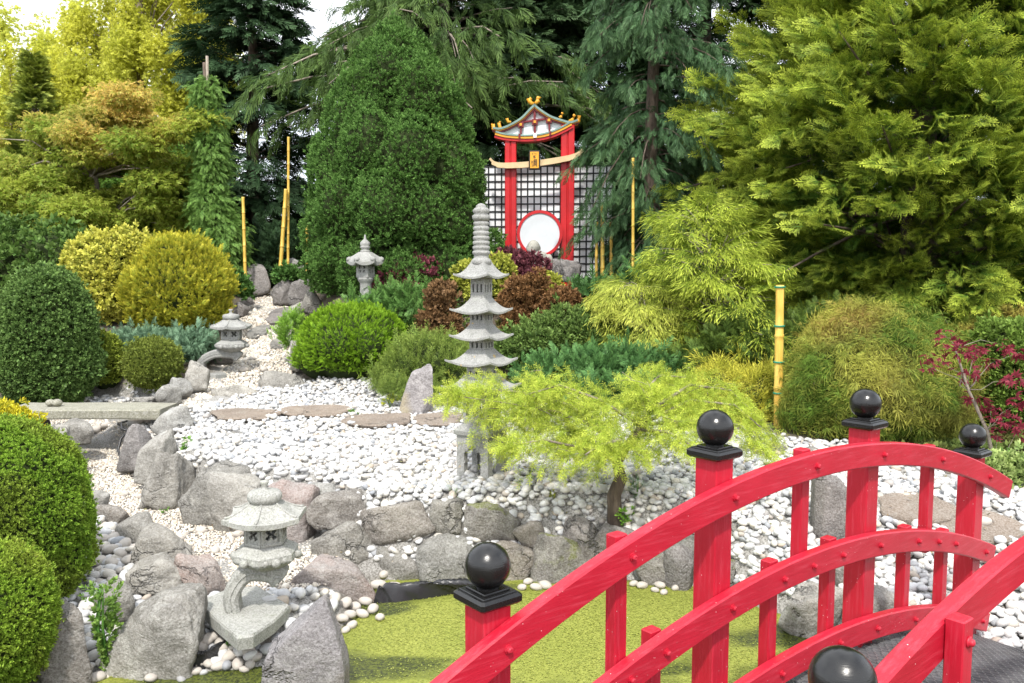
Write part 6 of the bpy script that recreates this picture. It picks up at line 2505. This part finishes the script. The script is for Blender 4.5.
m_gjr = leaf_mat('right_juniper', (.03, .085, .028), (.05, .12, .035), (.10, .2, .06), .2, .5, 4)
small('low dark green juniper carpet behind the lime cedar', 600, 8.3, [(560, 375, 36, 18), (600, 370, 42, 20), (645, 370, 40, 18), (680, 376, 26, 16), (540, 385, 30, 14), (620, 385, 60, 16, -.2)], m_gjr, FROND_S, 6000, .12, up=.35, jit=.6)
small('mid green shrub between the pagoda and the juniper carpet', 545, 9.1, [(545, 340, 34, 20), (580, 335, 30, 22), (515, 350, 20, 18), (610, 345, 30, 20), (560, 325, 26, 14)], leaf_mat('mid_green_leaves', (.04, .085, .022), (.075, .125, .03), (.16, .23, .06), .25, .5, 4), SPRIG_F, 5200, .08, up=.5)
small('dark green bushy evergreen filling the gap right of the cone conifer', 480, 11.6, [(480, 262, 26, 34), (500, 285, 26, 26), (460, 285, 30, 28), (470, 240, 14, 20)], m_cone, SPRIG_F, 3500, .08, up=.5)
small('dark green shrub under the yellow cypress behind the bamboo pole', 790, 8.3, [(790, 365, 50, 44), (740, 350, 40, 40), (835, 350, 50, 40), (700, 372, 40, 26)], leaf_mat('underbrush_leaves', (.03, .06, .012), (.05, .095, .018), (.12, .17, .035), .22, .5, 3), FROND_S, 6000, .13, up=.4, jit=.6)
small('green shrub at the foot of the blue green weeping conifer', 655, 10.0, [(655, 290, 34, 26), (620, 300, 26, 20), (690, 285, 30, 34), (590, 292, 20, 14)], m_gjr, FROND_S, 3800, .12, up=.3, jit=.6)
small('low green tuft on the square dark rock at the path top', 289, 12.9, [(289, 274, 12, 8), (282, 276, 8, 6), (297, 276, 8, 6)], m_jg, SPRIG, 500, .07, up=.6, core=None, name='leafy_plant', cat='plant')
small('bright green tuft left of the path top below the short bamboo pole', 240, 12.5, [(238, 284, 9, 10), (246, 290, 7, 7)], m_jg, SPRIG, 450, .07, up=.6, core=None, name='leafy_plant', cat='plant')
small('bright green fern like tuft against the bright green globe', 289, 9.9, [(287, 330, 8, 14), (294, 322, 7, 10)], leaf_mat('fern_leaves', (.08, .18, .02), (.12, .24, .03), (.25, .4, .07), .3, .5, 4), FROND_S, 260, .10, up=.9, core=None, name='fern', cat='plant')
small('grassy green clump behind the leaning slate', 396, 8.0, [(394, 388, 16, 12), (446, 398, 18, 10), (430, 392, 16, 12)], m_pine, BRUSH, 600, .09, up=.9, core=None)
# shade plants closing the gaps behind the left shrubs
small('dark green hedge like shrub behind the egg shaped shrub', 30, 12.0, [(10, 280, 50, 60), (50, 270, 50, 50), (-40, 290, 60, 60), (90, 300, 40, 30), (-110, 278, 64, 72), (-185, 282, 64, 68), (-260, 276, 66, 74), (-340, 280, 66, 70)], leaf_mat('hedge_leaves', (.035, .08, .018), (.06, .12, .026), (.13, .2, .05), .25, .5, 3), SPRIG, 13000, .11, up=.3, jit=.7)
small('dark shrub at the top of the path behind the pointed rock', 262, 15.2, [(250, 262, 26, 24), (280, 255, 30, 28), (310, 262, 26, 24), (225, 262, 24, 24)], m_dk, FROND_S, 3500, .2, up=.3, jit=.6)

# weeds and seedlings among the stones ---------------------------------------------------------
m_weed = leaf_mat('weed_leaves', (.06, .15, .03), (.1, .2, .04), (.2, .33, .08), .3, .5, 8)


def weed(px, py, hpx, label, n=30, spread=.5, mat=m_weed, tms=SPRIG, leaf=.35, group=None, name='weed', Y=None):
    p = hit(px, py, 3.0) if Y is None else at(px, py, Y)
    h = hpx * m_per_px(p[1])
    root = empty(name, p, label, 'plant', group)
    u = rng.random(n)
    a = rng.uniform(0, 2 * PI, n)
    P = np.stack([np.cos(a) * h * spread * u * rng.random(n), np.sin(a) * h * spread * u * rng.random(n), h * u * .9], 1)
    X = np.stack([np.cos(a), np.sin(a), .4 + .8 * u], 1)
    v, f, t = scatter_multi(tms, P, X, rdir(n) + np.array([0, 0, 1.]), h * leaf * rng.uniform(.6, 1.2, n))
    link('leaves', np_mesh('leaves', v, f, t), mat, root)
    mb = MB()
    for i in range(3):
        a = rng.uniform(0, 6.3)
        mb.tube([(0, 0, -.02), (.1 * h * math.cos(a), .1 * h * math.sin(a), h * .5), (.2 * h * spread * math.cos(a), .2 * h * spread * math.sin(a), h * .9)], [h * .02, h * .014, h * .006], 4)
    mb.build('stem', m_weed, root)
    return root


weed(108, 672, 100, 'tall leafy weed growing between the great boulder and the clipped mound', 220, .22, leaf_mat('tall_weed', (.05, .12, .02), (.09, .17, .03), (.22, .32, .08), .3, .5, 8), SPRIG, .085)
weed(229, 652, 34, 'thin bare seedling stem among cobbles below the lantern base', 5, .1, m_weed, SPRIG, .12)
weed(186, 452, 14, 'pale green seedling on the pebbles behind the leaning pale stone', 14, .6, m_weed, SPRIG, .4)
weed(622, 530, 24, 'bright leafy green plant on the wall at the foot of the cedar trunk', 40, .7, leaf_mat('wall_plant', (.08, .2, .03), (.13, .26, .04), (.26, .42, .08), .3, .5, 8), SPRIG, .3)
weed(456, 500, 12, 'tiny green tuft on the pebbles left of the pagoda pedestal front', 20, .8, m_weed, BRUSH, .45)
weed(533, 486, 13, 'tiny dark green seedling on the pebbles right of the pagoda pedestal', 18, .7, m_gjr, BRUSH, .45)
weed(598, 492, 14, 'little green seedling left of the cedar trunk', 18, .7, m_gjr, BRUSH, .45)
weed(636, 500, 26, 'feathery blue green seedling right of the cedar trunk', 30, .5, m_jun, BRUSH, .35)
weed(505, 470, 10, 'green sprig beside the pagoda pedestal', 14, .7, m_weed, BRUSH, .45)
weed(552, 500, 9, 'small yellow green sprig in the middle of the pebble slope', 12, .8, m_ylw, SPRIG, .45)
weed(355, 418, 9, 'small green sprig beside the leaning slate and stepping stone', 12, .8, m_weed, SPRIG, .45)
weed(390, 410, 14, 'yellow green tuft at the left foot of the leaning slate', 20, .8, m_ylw, SPRIG, .4)
weed(165, 515, 7, 'green sprig at the foot of the ribbed stone', 10, .8, m_weed, SPRIG, .5)
weed(860, 505, 20, 'green weeds beside the flagstone between the bridge posts', 24, .8, m_weed, SPRIG, .35)
weed(1004, 470, 20, 'pale weed behind the flagstones at the right', 24, .8, m_weed, SPRIG, .35)

# evergreen hedge closing the garden behind the conifers, and low ground cover on the soil
lumps_plant_px('hedge', 'dark evergreen hedge closing the garden behind the tall conifers', 'hedge', 640, 20.5,
               [(x, 262 + 8 * math.sin(x * .05), 62, 62) for x in range(-750, 1240, 75)], leaf_mat('back_hedge_leaves', (.02, .045, .016), (.035, .07, .022), (.07, .12, .035), .2, .55, 1.2), FROND_S, 14000, .34, up=.4, jit=.7,
               core=TWIG, corek=.85, bumps=.12)
gp_ = rng.uniform([-1.6, 6.2], [4.6, 10.5], (9000, 2))
gp_ = gp_[(poly_sd(TERR, gp_[:, 0], gp_[:, 1]) < -.06) & (poly_sd(PATH, gp_[:, 0], gp_[:, 1]) < -.05)]
gp2 = rng.uniform([1.9, 4.9], [4.6, 6.4], (3000, 2))
gp2 = gp2[poly_sd(TERR, gp2[:, 0], gp2[:, 1]) < -.04]
gp_ = np.concatenate([gp_, gp2])
Pg = np.stack([gp_[:, 0], gp_[:, 1], gz(gp_[:, 0], gp_[:, 1]) + .015], 1)
nn = fbm(Pg * 1.7, 12, 3)
Pg = Pg[nn > -.25]
v, f, t = scatter_multi(SPRIG, Pg, rng.normal(size=Pg.shape) * .6 + np.array([0, 0, 1.]), rdir(len(Pg)), rng.uniform(.05, .11, len(Pg)))
tag(link('ground_cover', np_mesh('ground_cover', v, f, t), leaf_mat('ground_cover_leaves', (.04, .075, .02), (.075, .12, .028), (.17, .22, .06), .25, .5, 2, alt=(.12, .09, .04))), 'low green ground cover between the shrubs', 'ground cover', kind='stuff')
